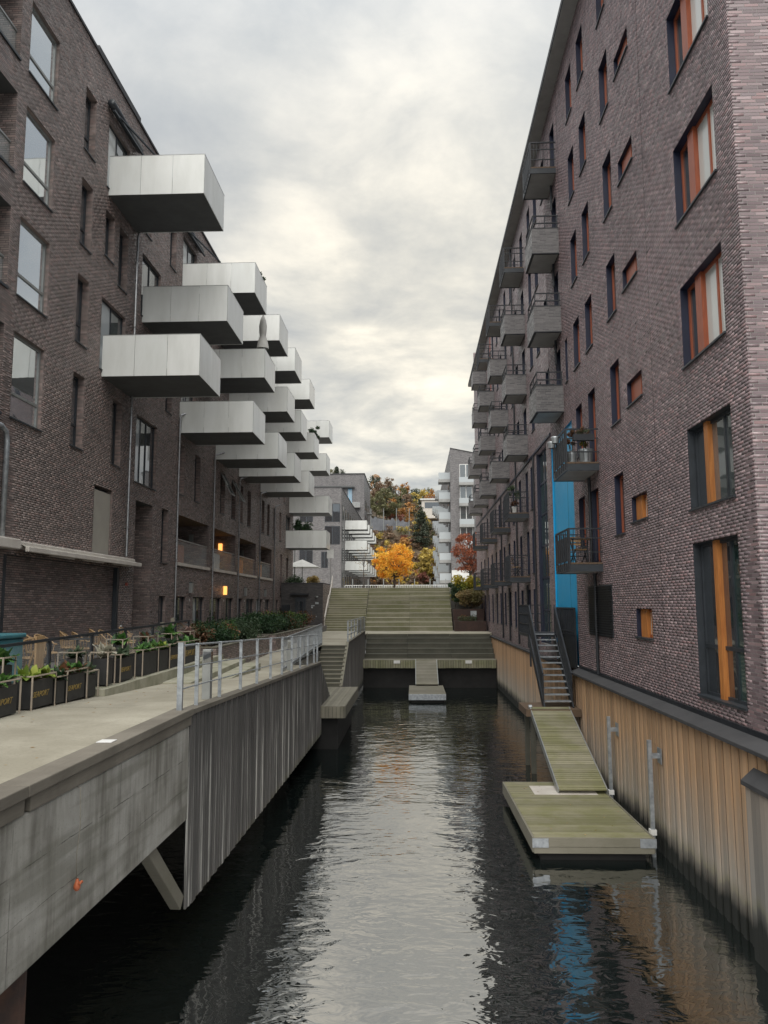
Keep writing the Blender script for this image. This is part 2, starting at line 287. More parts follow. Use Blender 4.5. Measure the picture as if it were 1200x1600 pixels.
# water
m, t, b = newmat('canal_water')
w1 = noise(t, pos(t, (0.65, 1.2, 1)), 1.05, 2, 0.5, 0.7); w2 = noise(t, pos(t, (0.75, 1.25, 1)), 3.0, 2, 0.45, 1.0); w3 = noise(t, pos(t), 0.22, 2, 0.5)
amp = ramp(t, w3, [(0.35, 0.35), (0.65, 1.0)])
hh = mth(t, 'MULTIPLY', mth(t, 'ADD', mth(t, 'MULTIPLY', w1, 0.55), mth(t, 'MULTIPLY', w2, 0.26)), amp)
b.inputs['Base Color'].default_value = (0.006, 0.009, 0.0085, 1); b.inputs['Roughness'].default_value = 0.015; b.inputs['IOR'].default_value = 4.4
bump(t, b, hh, 1.0, 0.06)
# foliage: colour per leaf from an attribute
m, t, b = newmat('foliage')
at = N(t, 'ShaderNodeAttribute', attribute_name='col'); t.links.new(at.outputs['Color'], b.inputs['Base Color']); b.inputs['Roughness'].default_value = 0.6
tr = N(t, 'ShaderNodeBsdfTranslucent'); t.links.new(at.outputs['Color'], tr.inputs[0]); ms = N(t, 'ShaderNodeMixShader', i_0=0.3)
t.links.new(b.outputs[0], ms.inputs[1]); t.links.new(tr.outputs[0], ms.inputs[2]); t.links.new(ms.outputs[0], t.nodes['Material Output'].inputs[0])

# ------------------------------------------------------------------ mesh helpers
class MB:
    def __init__(s): s.v = []; s.f = []; s.m = []; s.mats = []
    def _mi(s, m):
        if m is None: return 0
        if m not in s.mats: s.mats.append(m)
        return s.mats.index(m)
    def poly(s, pts, faces, m=None):
        o = len(s.v); s.v += [tuple(p) for p in pts]; k = s._mi(m)
        for f in faces: s.f.append(tuple(i + o for i in f)); s.m.append(k)
        return s
    def box(s, x0, x1, y0, y1, z0, z1, m=None):
        p = [(x0, y0, z0), (x1, y0, z0), (x1, y1, z0), (x0, y1, z0), (x0, y0, z1), (x1, y0, z1), (x1, y1, z1), (x0, y1, z1)]
        return s.poly(p, [(0, 3, 2, 1), (4, 5, 6, 7), (0, 1, 5, 4), (1, 2, 6, 5), (2, 3, 7, 6), (3, 0, 4, 7)], m)
    def bar(s, a, b, w, h=None, m=None, up=(0, 0, 1)):      # rectangular bar between two points
        a, b = Vector(a), Vector(b); d = (b - a).normalized(); up = Vector(up)
        if abs(d.dot(up)) > 0.95: up = Vector((0, 1, 0))
        sx = d.cross(up).normalized() * w / 2; sz = sx.cross(d).normalized() * (h or w) / 2
        p = [a - sx - sz, a + sx - sz, a + sx + sz, a - sx + sz, b - sx - sz, b + sx - sz, b + sx + sz, b - sx + sz]
        return s.poly(p, [(0, 1, 2, 3), (7, 6, 5, 4), (0, 4, 5, 1), (1, 5, 6, 2), (2, 6, 7, 3), (3, 7, 4, 0)], m)
    def tube(s, pts, r, n=8, m=None, cap=True):
        pts = [Vector(p) for p in pts]; rs = r if isinstance(r, (list, tuple)) else [r] * len(pts)
        rings = []; o = len(s.v); k = s._mi(m)
        for i, p in enumerate(pts):
            d = (pts[min(i + 1, len(pts) - 1)] - pts[max(i - 1, 0)]).normalized()
            u = d.orthogonal().normalized() if i == 0 else (pu - d * pu.dot(d)).normalized()
            pu = u; w = d.cross(u)
            for j in range(n):
                a = 2 * math.pi * j / n; s.v.append(tuple(p + (u * math.cos(a) + w * math.sin(a)) * rs[i]))
        for i in range(len(pts) - 1):
            for j in range(n):
                s.f.append((o + i * n + j, o + i * n + (j + 1) % n, o + (i + 1) * n + (j + 1) % n, o + (i + 1) * n + j)); s.m.append(k)
        if cap:
            s.f.append(tuple(o + j for j in reversed(range(n)))); s.m.append(k)
            e = o + (len(pts) - 1) * n; s.f.append(tuple(e + j for j in range(n))); s.m.append(k)
        return s
    def lathe(s, c, prof, n=14, m=None):
        o = len(s.v); k = s._mi(m)
        for r, z in prof:
            for j in range(n):
                a = 2 * math.pi * j / n; s.v.append((c[0] + r * math.cos(a), c[1] + r * math.sin(a), c[2] + z))
        for i in range(len(prof) - 1):
            for j in range(n): s.f.append((o + i * n + j, o + i * n + (j + 1) % n, o + (i + 1) * n + (j + 1) % n, o + (i + 1) * n + j)); s.m.append(k)
        return s
    def mesh(s, name, mat=None):
        me = bpy.data.meshes.new(name); me.from_pydata(s.v, [], s.f)
        if s.mats:
            for mm in s.mats: me.materials.append(MATS[mm])
            me.polygons.foreach_set('material_index', s.m)
        else: me.materials.append(MATS[mat])
        me.update(); return me
    def build(s, name, mat=None, parent=None, loc=None):
        return link(name, s.mesh(name, mat), parent, loc)
def link(name, me, parent=None, loc=None, rz=0.0):
    o = bpy.data.objects.new(name, me); C.objects.link(o)
    if parent is not None: o.parent = parent
    if loc is not None: o.location = loc
    if rz: o.rotation_euler = (0, 0, rz)
    return o
def bevel(o, w=0.01):
    md = o.modifiers.new('bevel', 'BEVEL'); md.width = w; md.segments = 2; md.limit_method = 'ANGLE'; return o
def smooth(o):
    o.data.polygons.foreach_set('use_smooth', [True] * len(o.data.polygons)); return o
def tag(o, label, cat, group=None):
    o['label'] = label; o['category'] = cat
    if group: o['group'] = group
    return o
def thing(name, label, cat, loc=(0, 0, 0), rz=0.0, group=None):
    o = link(name, None, None, loc, rz); return tag(o, label, cat, group)
def struct(o): o['kind'] = 'structure'; return o
def stuff(o): o['kind'] = 'stuff'; return o
def np_mesh(name, V, F, mat, cols=None):
    me = bpy.data.meshes.new(name); n = len(F); k = F.shape[1]
    me.vertices.add(len(V)); me.vertices.foreach_set('co', np.ascontiguousarray(V, dtype=np.float32).ravel())
    me.loops.add(n * k); me.loops.foreach_set('vertex_index', np.ascontiguousarray(F, dtype=np.int32).ravel())
    me.polygons.add(n); me.polygons.foreach_set('loop_start', np.arange(0, n * k, k, dtype=np.int32))
    me.update(calc_edges=True); me.validate()
    if cols is not None:
        a = me.attributes.new('col', 'FLOAT_COLOR', 'FACE'); c4 = np.ones((n, 4), np.float32); c4[:, :3] = cols; a.data.foreach_set('color', c4.ravel())
    me.materials.append(MATS[mat]); return me
def boxes_np(name, A, mat):                            # A: n x 6 (x0,x1,y0,y1,z0,z1)
    A = np.asarray(A, dtype=np.float64); n = len(A)
    ix = [(0, 2, 4), (1, 2, 4), (1, 3, 4), (0, 3, 4), (0, 2, 5), (1, 2, 5), (1, 3, 5), (0, 3, 5)]
    V = np.stack([A[:, list(i)] for i in ix], 1).reshape(-1, 3)
    q = np.array([(0, 3, 2, 1), (4, 5, 6, 7), (0, 1, 5, 4), (1, 2, 6, 5), (2, 3, 7, 6), (3, 0, 4, 7)])
    return np_mesh(name, V, (np.arange(n)[:, None, None] * 8 + q[None]).reshape(-1, 4), mat)
def snap(z): return round(z / BH) * BH
def brick_boxes(axis, face, out, u0, u1, z0, z1, openings):
    """brick boxes standing 8 mm proud of a wall; returns (full, clipped)"""
    full, cut = [], []; a, b_ = (face - 0.0035, face + 0.004) if out < 0 else (face - 0.004, face + 0.0035)
    for r in range(int(round(z0 / BH)), int(round(z1 / BH))):
        zl, zh = r * BH + JT / 2, (r + 1) * BH - JT / 2; zm = (zl + zh) / 2
        off = 0.5 * (r % 2) + 0.12 * math.sin(r * 2.3)
        ops = [(p, q) for p, q, s_, e in openings if s_ < zm < e]
        k0 = int(math.floor(u0 / BW + off)); k1 = int(math.ceil(u1 / BW + off))
        for k in range(k0, k1):
            lo0, hi0 = (k - off) * BW + JT / 2, (k + 1 - off) * BW - JT / 2
            segs = [(max(lo0, u0), min(hi0, u1))]
            for p, q in ops:
                ns = []
                for s_, e in segs:
                    if q <= s_ or p >= e: ns.append((s_, e)); continue
                    if s_ < p: ns.append((s_, p))
                    if q < e: ns.append((q, e))
                segs = ns
            for s_, e in segs:
                if e - s_ < 0.012: continue
                bx = (a, b_, s_, e, zl, zh) if axis == 'x' else (s_, e, a, b_, zl, zh)
                (full if e - s_ > BW - JT - 1e-4 else cut).append(bx)
    return full, cut
def lay_bricks(parent, mat, full, cut, n=300):
    def area(bx):
        c = ((bx[0] + bx[1]) / 2, (bx[2] + bx[3]) / 2, (bx[4] + bx[5]) / 2); x, y, d = px(c)
        if not (0 < x < 1200 and 0 < y < 1600): return 0
        p = px((bx[0], bx[2], bx[4])); q = px((bx[0] if bx[1] - bx[0] < 0.1 else bx[1], bx[3], bx[4]))
        return abs(p[0] - q[0]) * 60 / d
    full.sort(key=area, reverse=True); cache = {}
    for bx in full[:n]:
        dims = tuple(round(v, 4) for v in (bx[1] - bx[0], bx[3] - bx[2], bx[5] - bx[4]))
        if dims not in cache: cache[dims] = MB().box(0, dims[0], 0, dims[1], 0, dims[2]).mesh('brick', mat)
        link('brick', cache[dims], parent, (bx[0], bx[2], bx[4]))
    stuff(link('brickwork', boxes_np('brickwork', full[n:] + cut, mat), parent))
def sheet(name, parent, mat, axis, face, u0, u1, z0, z1, openings=()):
    """flat wall with openings cut out"""
    us = sorted({u0, u1, *[min(max(v, u0), u1) for o in openings for v in o[:2]]}); zs = sorted({z0, z1, *[min(max(v, z0), z1) for o in openings for v in o[2:4]]})
    mb = MB()
    for i in range(len(us) - 1):
        um = (us[i] + us[i + 1]) / 2; run = None
        for j in range(len(zs) - 1):
            zm = (zs[j] + zs[j + 1]) / 2
            hole = any(o[0] < um < o[1] and o[2] < zm < o[3] for o in openings)
            if not hole and run is None: run = zs[j]
            if run is not None and (hole or j == len(zs) - 2):
                e = zs[j] if hole else zs[j + 1]
                P = [(face, us[i], run), (face, us[i + 1], run), (face, us[i + 1], e), (face, us[i], e)] if axis == 'x' else [(us[i], face, run), (us[i + 1], face, run), (us[i + 1], face, e), (us[i], face, e)]
                mb.poly(P, [(0, 1, 2, 3)]); run = None
    return mb.build(name, mat, parent)

# windows: local y along the wall, z up, x into the wall (sgn)
WC = {}
def window(parent, x, y, z, w, h, sgn, frame='anthracite', panes=None, depth=0.15, reveal='navy', fw=0.06, sill='anthracite', boards=(), transoms=(), name='window', plank='orange_plank', recess_floor=True):
    """panes: list of (u0,u1,material) across the width; boards: list of (u0,u1) wooden posts"""
    panes = panes or [(0, w, 'glass_dark')]
    key = (w, h, sgn, frame, tuple(panes), depth, reveal, fw, sill, tuple(boards), tuple(transoms), plank)
    if key not in WC:
        X = lambda a, b: (min(sgn * a, sgn * b), max(sgn * a, sgn * b))
        fr = MB(); d0, d1 = X(depth, depth + 0.07)
        fr.box(d0, d1, 0, fw, 0, h); fr.box(d0, d1, w - fw, w, 0, h); fr.box(d0, d1, fw, w - fw, 0, fw); fr.box(d0, d1, fw, w - fw, h - fw, h)
        gl = []
        for i, (a, b_, mt) in enumerate(panes):
            a2, b2 = max(a, fw), min(b_, w - fw)
            if a > 0.01 and not any(abs(a - q) < 0.02 for p, q in boards): fr.box(d0, d1, a - fw / 2, a + fw / 2, fw, h - fw); a2 = a + fw / 2
            if b_ < w - 0.01 and i + 1 < len(panes) and not any(abs(b_ - p) < 0.02 for p, q in boards): b2 = b_ - fw / 2
            zs = [fw] + [tz * h for tz in transoms] + [h - fw]
            for tz in transoms: fr.box(d0, d1, a2, b2, tz * h - 0.035, tz * h + 0.035)
            for j in range(len(zs) - 1):
                p0 = zs[j] + (0.035 if j else 0); p1 = zs[j + 1] - (0.035 if j < len(zs) - 2 else 0)
                g0, g1 = X(depth + 0.03, depth + 0.045); gl.append(MB().box(g0, g1, a2 - 0.01, b2 + 0.01, p0 - 0.01, p1 + 0.01).mesh('pane', mt))
        e0, e1 = X(0, depth + 0.12); rv = MB(); tk = 0.012
        rv.box(e0, e1, -tk, 0, -tk, h + tk); rv.box(e0, e1, w, w + tk, -tk, h + tk); rv.box(e0, e1, 0, w, h, h + tk)
        if recess_floor: rv.box(e0, e1, 0, w, -tk, 0)
        s0, s1 = X(-0.045, depth); sm = MB().box(s0, s1, -0.03, w + 0.03, -0.035, -0.012 + 0.014) if sill else None
        bd = [MB().box(*X(depth - 0.06, depth + 0.06), p, q, 0.003, h - 0.003).mesh('post', plank) for p, q in boards]
        bk = MB().box(*X(depth + 0.10, depth + 0.12), 0, w, 0, h)
        WC[key] = (fr.mesh('window', frame), gl, rv.mesh('reveal', reveal), sm.mesh('sill', sill) if sm else None, bd)
    fr, gl, rv, sm, bd = WC[key]
    o = link(name, fr, parent, (x, y, z))
    for g in gl: link('pane', g, o)
    link('reveal', rv, o)
    if sm: link('sill', sm, o)
    for g in bd: link('post', g, o)
    return o

# ------------------------------------------------------------------ leaves, shrubs, trees
def leaf_arrays(cl, n, size, cols, flat=0.0):
    """cl: clumps (cx,cy,cz,rx,ry,rz); n leaves per clump"""
    cl = np.asarray(cl, float); k = len(cl); idx = np.repeat(np.arange(k), n); m_ = len(idx)
    d = rng.normal(size=(m_, 3)); d /= np.linalg.norm(d, axis=1)[:, None]; r = rng.random(m_) ** 0.5
    c = cl[idx, :3] + d * r[:, None] * cl[idx, 3:6]
    a = rng.normal(size=(m_, 3)); a[:, 2] *= (1 - flat); a /= np.linalg.norm(a, axis=1)[:, None]
    b_ = np.cross(a, rng.normal(size=(m_, 3))); b_ /= np.linalg.norm(b_, axis=1)[:, None]
    s = size * (0.6 + 0.8 * rng.random(m_))[:, None]
    V = np.stack([c - a * s, c + b_ * s * 0.45, c + a * s, c - b_ * s * 0.45], 1).reshape(-1, 3)
    F = np.arange(m_ * 4).reshape(-1, 4); cols = np.asarray(cols, float)
    base = cols[rng.integers(0, len(cols), k)][idx]; own = cols[rng.integers(0, len(cols), m_)]
    cc = (0.65 * base + 0.35 * own) * (0.75 + 0.5 * rng.random((m_, 1)))
    return V, F, cc
def leaves(name, parent, cl, n, size, cols, flat=0.0):
    V, F, cc = leaf_arrays(cl, n, size, cols, flat); return link(name, np_mesh(name, V, F, 'foliage', cc), parent)
def shrub(name, label, cat, loc, r, h, cols, n=14, per=70, size=0.05, group=None, stems=5):
    t = thing(name, label, cat, loc, group=group)
    cl = []
    for i in range(n):
        a = random.uniform(0, 6.28); q = random.random() ** 0.5 * r * 0.75; zc = random.uniform(0.25, 0.85) * h; k = random.uniform(0.28, 0.45) * r
        cl.append((q * math.cos(a), q * math.sin(a), zc, k, k, k * 0.8))
    leaves('foliage', t, cl, per, size, cols)
    mb = MB()
    for i in range(stems):
        c_ = cl[i % n]; mb.tube([(0.04 * random.uniform(-1, 1), 0.04 * random.uniform(-1, 1), 0), (c_[0] * 0.5, c_[1] * 0.5, c_[2] * 0.5), c_[:3]], [0.012, 0.009, 0.005], 5)
    mb.build('stem', 'bark', t); return t
def tree(name, label, loc, trunk_h, crown, cols, nclump, per, size, tr=0.12, bare=0.0, cat='tree', group=None, shape=None):
    """crown: (cz, rx, ry, rz) of the crown ellipsoid"""
    t = thing(name, label, cat, loc, group=group); cz, rx, ry, rz = crown; cl = []; mb = MB()
    mb.tube([(0, 0, -0.2), (0.03, 0.02, trunk_h * 0.5), (0, 0.03, trunk_h), (0.05, 0, cz + rz * 0.4)], [tr * 1.3, tr, tr * 0.85, tr * 0.25], 8)
    for i in range(nclump):
        while True:
            p = np.array([random.uniform(-1, 1) for _ in range(3)])
            if np.linalg.norm(p) < 1 and np.linalg.norm(p) > 0.25: break
        if shape: p[:2] *= shape(p[2])
        c_ = (p[0] * rx, p[1] * ry, cz + p[2] * rz); k = random.uniform(0.16, 0.30) * min(rx, rz)
        cl.append((*c_, k * 1.15, k * 1.15, k * 0.75))
        if i % 3 == 0:
            z0 = trunk_h + (c_[2] - trunk_h) * random.uniform(0.0, 0.45); z0 = max(trunk_h * 0.8, z0)
            mid = (c_[0] * 0.55 + random.uniform(-.1, .1), c_[1] * 0.55, z0 + (c_[2] - z0) * 0.45)
            mb.tube([(0.02, 0, z0), mid, c_], [tr * 0.42, tr * 0.24, tr * 0.08], 5)
    smooth(mb.build('trunk', 'bark', t)); leaves('crown', t, cl, per, size, cols); return t

# ================================================================== SETTING
# water and bed
struct(MB().poly([(-24, -14, 0), (14, -14, 0), (14, 53, 0), (-24, 53, 0)], [(0, 1, 2, 3)]).build('canal_water', 'canal_water'))
# promenade: the path falls gently away from the camera
def pz(y): return float(np.interp(y, [-20, 12.5, 28, 38, 58], [3.55, 3.52, 3.04, 3.2, 3.26]))
mb = MB(); ys = [-14, 0, 6, 12.5, 16, 20, 24, 28.4, 33, 38.2]
for a, b_ in zip(ys[:-1], ys[1:]):
    xr = -3.62 if b_ <= 28.5 else -4.6
    mb.poly([(-7.0, a, pz(a)), (xr, a, pz(a)), (xr, b_, pz(b_)), (-7.0, b_, pz(b_))], [(0, 1, 2, 3)])
mb.poly([(-7.0, 38.2, pz(38.2)), (-3.3, 38.2, pz(38.2)), (-3.3, 58.2, 3.26), (-7.0, 58.2, 3.26)], [(0, 1, 2, 3)])
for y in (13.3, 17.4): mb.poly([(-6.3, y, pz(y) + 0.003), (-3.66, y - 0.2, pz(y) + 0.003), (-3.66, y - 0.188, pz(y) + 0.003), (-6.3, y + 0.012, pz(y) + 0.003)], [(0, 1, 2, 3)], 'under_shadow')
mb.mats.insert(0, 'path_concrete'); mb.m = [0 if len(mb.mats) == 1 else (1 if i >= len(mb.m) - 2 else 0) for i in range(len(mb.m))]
struct(mb.build('promenade', 'path_concrete'))
struct(MB().box(-10.6, -6.62, -14, 62, 2.6, 3.66).build('terrace', 'terrace_floor'))
struct(MB().box(-7.0, 5.3, 53.95, 58.1, 2.8, 3.255).build('stair_landing', 'path_concrete'))
struct(MB().box(-60, 60, 63.4, 175, 1.5, 6.56).build('plaza', 'plaza_stone'))
struct(MB().box(-10.05, -4.6, 38.3, 58, 0.0, 3.0).build('quay_fill', 'brick_dark')); 
struct(MB().box(-10.05, -4.62, 24, 38.3, -0.5, 2.95).build('quay_wall', 'quay_concrete'))
struct(MB().poly([(-1500, 300, 6), (1500, 300, 6), (1500, 1900, 6), (-1500, 1900, 6), ], [(0, 1, 2, 3)]).build('ground', 'hill_ground'))

struct(MB().box(5.21, 26, -14, 12.178, 1.0, 2.96).build('right_quay_ground', 'plaza_stone'))
# hillside
xs = np.linspace(-110, 110, 56); ysn = np.linspace(172, 420, 46); V = []
def hz(x, y):
    prof = float(np.interp(y, [172, 205, 228, 236, 262, 300, 340, 420], [6.2, 9.5, 16, 24, 31, 39, 44, 40]))
    return prof * (1 + 0.05 * math.sin(x * 0.045 + 2.2) - 0.0052 * max(-40.0, min(30.0, x))) + 1.3 * math.sin(x * 0.31 + y * 0.17) + 0.8 * math.sin(x * 0.73 - y * 0.4)
for y in ysn:
    for x in xs: V.append((x, y, hz(x, y) if y > 175 else 6.0))
nx = len(xs); F = np.array([(j * nx + i, j * nx + i + 1, (j + 1) * nx + i + 1, (j + 1) * nx + i) for j in range(len(ysn) - 1) for i in range(nx - 1)])
struct(smooth(link('hill', np_mesh('hill', np.array(V), F, 'hill_ground'))))

# ================================================================== LEFT BUILDING
LF = -10.05
LB = thing('apartment_building', 'long dark brick block with rows of white box balconies over the promenade', 'building', (0, 0, 0))
LO = []                                               # openings (y0,y1,z0,z1)
def lop(y0, y1, z0, z1): z0, z1 = snap(z0), snap(z1); LO.append((y0, y1, z0, z1)); return y0, y1, z0, z1
heads = [12.1, 15.15, 18.22, 21.27]; sills = [9.92, 13.06, 16.14, 19.22]
loggia_small = [lop(15.0, 17.95, s, h_) for s, h_ in zip(sills, heads)]
for i, (s, h_) in enumerate(zip(sills, heads)):
    y0, y1, a, b_ = lop(18.43, 20.02, s, h_)
    o = window(LB, LF, y0, a, y1 - y0, b_ - a, -1, 'alu_grey', [(0, y1 - y0, 'glass_sky')], 0.09, 'brick_left_solid', 0.075, 'anthracite', transoms=(0.3,))
    y0, y1, a, b_ = lop(21.83, 22.62, s, h_)
    window(LB, LF, y0, a, y1 - y0, b_ - a, -1, 'anthracite', [(0, y1 - y0, 'glass_dark')], 0.20, 'brick_left_solid', 0.055, 'anthracite', transoms=(0.33,))
def lwin(y0, y1, z0, z1, panes=None, depth=0.2, tr_=(), frame='anthracite', boards=()):
    y0, y1, a, b_ = lop(y0, y1, z0, z1); w = y1 - y0
    return window(LB, LF, y0, a, w, b_ - a, -1, frame, [(p * w, q * w, mt) for p, q, mt in panes] if panes else None, depth, 'brick_left_solid', 0.055, 'anthracite', transoms=tr_, boards=boards)
two = [(0, 0.5, 'glass_dark'), (0.5, 1, 'glass_mid')]
lwin(23.64, 25.5, 18.95, 21.3, [(0, .5, 'glass_blind'), (.5, 1, 'glass_mid')], 0.1)
lwin(23.68, 24.42, 16.62, 18.2); lwin(24.86, 25.64, 16.08, 18.2)
lwin(23.64, 25.66, 12.78, 15.15, [(0, .5, 'glass_pale'), (.5, 1, 'glass_mid')], 0.1); lwin(24.86, 25.66, 9.92, 12.12)
o = lwin(23.66, 25.1, 6.86, 9.0); link('roller_screen', MB().box(-0.06, -0.04, 0.03, 1.41, 0.03, 2.04).mesh('roller_screen', 'screen_cloth'), o)
lwin(27.06, 29.3, 9.66, 12.1, [(0, .33, 'glass_pale'), (.33, .6, 'glass_mid'), (.6, 1, 'glass_dark')], 0.1)
lwin(27.1, 29.2, 15.9, 18.3, two, 0.1); lwin(27.22, 27.95, 19.2, 21.2); lwin(27.2, 28.0, 13.05, 15.1)
for z0, z1 in ((19.25, 21.2), (16.1, 18.2), (13.05, 15.12), (6.88, 9.05)): lwin(30.2, 31.0, z0, z1, tr_=(0.33,))
lwin(31.95, 34.0, 18.95, 21.4, [(0, .5, 'glass_blind'), (.5, 1, 'glass_mid')], 0.1)
for y0, y1 in ((32.25, 33.0), (34.62, 35.5), (39.35, 40.3), (41.85, 42.8), (43.72, 44.65), (45.9, 46.85), (50.3, 51.15), (52.2, 53.0), (54.6, 55.4), (57.0, 57.8)): 
    o = lwin(y0, y1, 9.94, 12.12)
    if y0 in (39.35, 41.85):                          # open top-hung casements
        cs = MB(); cs.bar((0.0, 0.05, 2.1), (0.55, 0.05, 1.0), 0.05); cs.bar((0.0, 0.85, 2.1), (0.55, 0.85, 1.0), 0.05); cs.bar((0.55, 0.05, 1.0), (0.55, 0.85, 1.0), 0.06); cs.build('open_sash', 'alu_grey', o)
        cs = MB(); cs.bar((0.0, 0.45, 2.05), (0.53, 0.45, 1.02), 0.8, 0.02); cs.build('sash_pane', 'glass_mid', o)
for y0 in (36.3, 47.6, 56.2, 58.6):
    for z0, z1 in ((13.05, 15.1), (19.25, 21.2)): lwin(y0, y0 + 0.8, z0, z1)
LBAL = [(18.72, y) for y in (23.78, 31.97, 38.1, 43.3, 49.6, 61.3)] + [(15.65, y) for y in (27.23, 34.4, 40.74, 45.8, 52.1, 59.5)] + [(12.55, y) for y in (23.81, 32.08, 38.19, 43.45, 49.68, 61.3)] + [(9.61, 59.81)]
for z, y in LBAL:
    if y > 35 and y < 61: lwin(y + 0.15, y + 2.2, z + 0.24, z + 2.62, two, 0.1)
    elif y in (32.08, 34.4): lwin(y + 0.15, y + 2.2, z + 0.24, z + 2.62, two, 0.1)
ground_w = [(30.14, 31.0), (32.15, 33.8), (34.85, 36.8), (37.75, 40.05), (41.0, 42.7), (43.65, 45.0), (46.0, 48.2), (49.0, 51.0), (52.0, 53.6), (56.0, 57.0)]
for i, (y0, y1) in enumerate(ground_w):
    mt = ['glass_dark', 'glass_green', 'glass_pale', 'glass_mid', 'glass_green'][i % 5]
    lwin(y0, y1, 3.72, 5.6, [(0, .5, mt), (.5, 1, 'glass_dark')], 0.12)
lwin(57.6, 58.4, 5.9, 9.0); lwin(60.3, 61.2, 5.6, 8.9)
big_log = [lop(y0, y1, 7.02, 9.06) for y0, y1 in ((32.35, 37.3), (38.25, 43.0), (43.8, 48.6), (49.5, 54.0))]
passage = lop(27.3, 29.1, 3.66, 9.0); shop = lop(18.5, 26.02, 3.66, 6.5)
LTOP = 22.92
sheet('wall', LB, 'brick_left', 'x', LF, 6.0, 63.6, 2.5, LTOP, LO)
bw = MB(); bw.box(-26, LF - 0.001, 6.0, 6.02, 2.5, LTOP); bw.box(-26, LF, 63.58, 63.6, 2.5, LTOP); bw.box(-26.02, -26, 6, 63.6, 2.5, LTOP); bw.build('wall', 'brick_left', LB)
MB().box(-26, LF - 0.3, 6, 63.6, LTOP - 0.3, LTOP - 0.28).build('roof', 'roof_dark', LB)
cp = MB().box(LF - 0.4, LF + 0.05, 6, 63.65, LTOP, LTOP + 0.09).build('coping', 'roof_dark', LB)
MB().box(LF - 2.2, LF - 0.42, 23.4, 26.9, LTOP - 0.3, LTOP + 0.6).build('roof_room', 'glass_pale', LB); MB().box(LF - 2.4, LF - 0.25, 23.2, 27.1, LTOP + 0.6, LTOP + 0.76).build('roof_room', 'roof_dark', LB)
vt_ = MB(); vt_.tube([(LF - 0.6, 22.9, LTOP), (LF - 0.6, 22.9, LTOP + 0.55)], 0.09, 8); vt_.tube([(LF - 0.5, 25.2, LTOP), (LF - 0.5, 25.2, LTOP + 0.5)], 0.1, 8); vt_.build('roof_vent', 'roof_dark', LB)
# geometric bricks near the camera
full, cut = brick_boxes('x', LF, 1, 17.0, 40.0, 3.66, LTOP, LO); lay_bricks(LB, 'brick_left_solid', full, cut)
# recesses
def recess(parent, fx, y0, y1, z0, z1, d, mside, mback, mtop=None, name='recess'):
    mb = MB(); x1 = fx - d
    mb.poly([(fx, y0, z0), (x1, y0, z0), (x1, y0, z1), (fx, y0, z1)], [(0, 1, 2, 3)], mside); mb.poly([(fx, y1, z0), (x1, y1, z0), (x1, y1, z1), (fx, y1, z1)], [(3, 2, 1, 0)], mside)
    mb.poly([(x1, y0, z0), (x1, y1, z0), (x1, y1, z1), (x1, y0, z1)], [(0, 1, 2, 3)], mback)
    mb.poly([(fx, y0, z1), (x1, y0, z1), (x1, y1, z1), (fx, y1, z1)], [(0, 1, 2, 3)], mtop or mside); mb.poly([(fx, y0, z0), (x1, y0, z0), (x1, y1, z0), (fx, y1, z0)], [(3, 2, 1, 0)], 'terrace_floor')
    return mb.build(name, None, parent)
for y0, y1, a, b_ in loggia_small:
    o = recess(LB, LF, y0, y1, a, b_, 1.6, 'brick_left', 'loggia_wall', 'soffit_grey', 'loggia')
    MB().box(LF - 1.5, LF - 1.45, y0 + 0.5, y1 - 0.5, a + 0.1, b_ - 0.2).build('pane', 'glass_dark', o)
    MB().box(LF - 0.14, LF - 0.12, y0, y1, a + 0.02, a + 0.75).build('glass_rail', 'clear_glass', o); MB().box(LF - 0.16, LF - 0.1, y0, y1, a + 0.75, a + 0.80).build('handrail', 'alu_grey', o)
    MB().box(LF - 0.3, LF + 0.05, y0 - 0.02, y1 + 0.02, a - 0.06, a + 0.005).build('sill', 'anthracite', o)
lampset = []
for i, (y0, y1, a, b_) in enumerate(big_log):
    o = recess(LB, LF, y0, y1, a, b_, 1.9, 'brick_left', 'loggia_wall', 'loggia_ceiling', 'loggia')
    MB().box(LF - 1.88, LF - 1.8, y0 + 0.4, y1 - 1.4, a + 0.02, b_ - 0.15).build('glazed_door', 'glass_dark', o)
    n = 4
    for k in range(n): w = (y1 - y0) / n; MB().box(LF - 0.10, LF - 0.085, y0 + k * w + 0.03, y0 + (k + 1) * w - 0.03, a + 0.05, a + 0.98).build('glass_panel', 'clear_glass', o)
    MB().box(LF - 0.12, LF - 0.065, y0, y1, a + 0.98, a + 1.03).build('handrail', 'alu_grey', o)
    MB().box(LF - 0.2, LF + 0.09, y0 - 0.05, y1 + 0.05, a - 0.13, a + 0.004).build('sill', 'cream_metal', o)
    MB().box(LF - 0.95, LF - 0.75, y1 - 0.12, y1 - 0.004, a + 1.2, a + 1.62).build('wall_lamp', 'lamp_warm' if i == 1 else 'alu_grey', o)
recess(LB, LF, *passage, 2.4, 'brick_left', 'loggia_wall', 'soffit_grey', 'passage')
o = recess(LB, LF, *shop, 0.16, 'brick_left', 'brick_left', 'anthracite', 'walled_bay')
f_ = MB(); f_.box(LF - 0.15, LF - 0.01, 25.84, 26.0, 3.66, 6.48); f_.box(LF - 0.15, LF - 0.01, 18.52, 18.68, 3.66, 6.48); f_.build('frame', 'anthracite', LB)
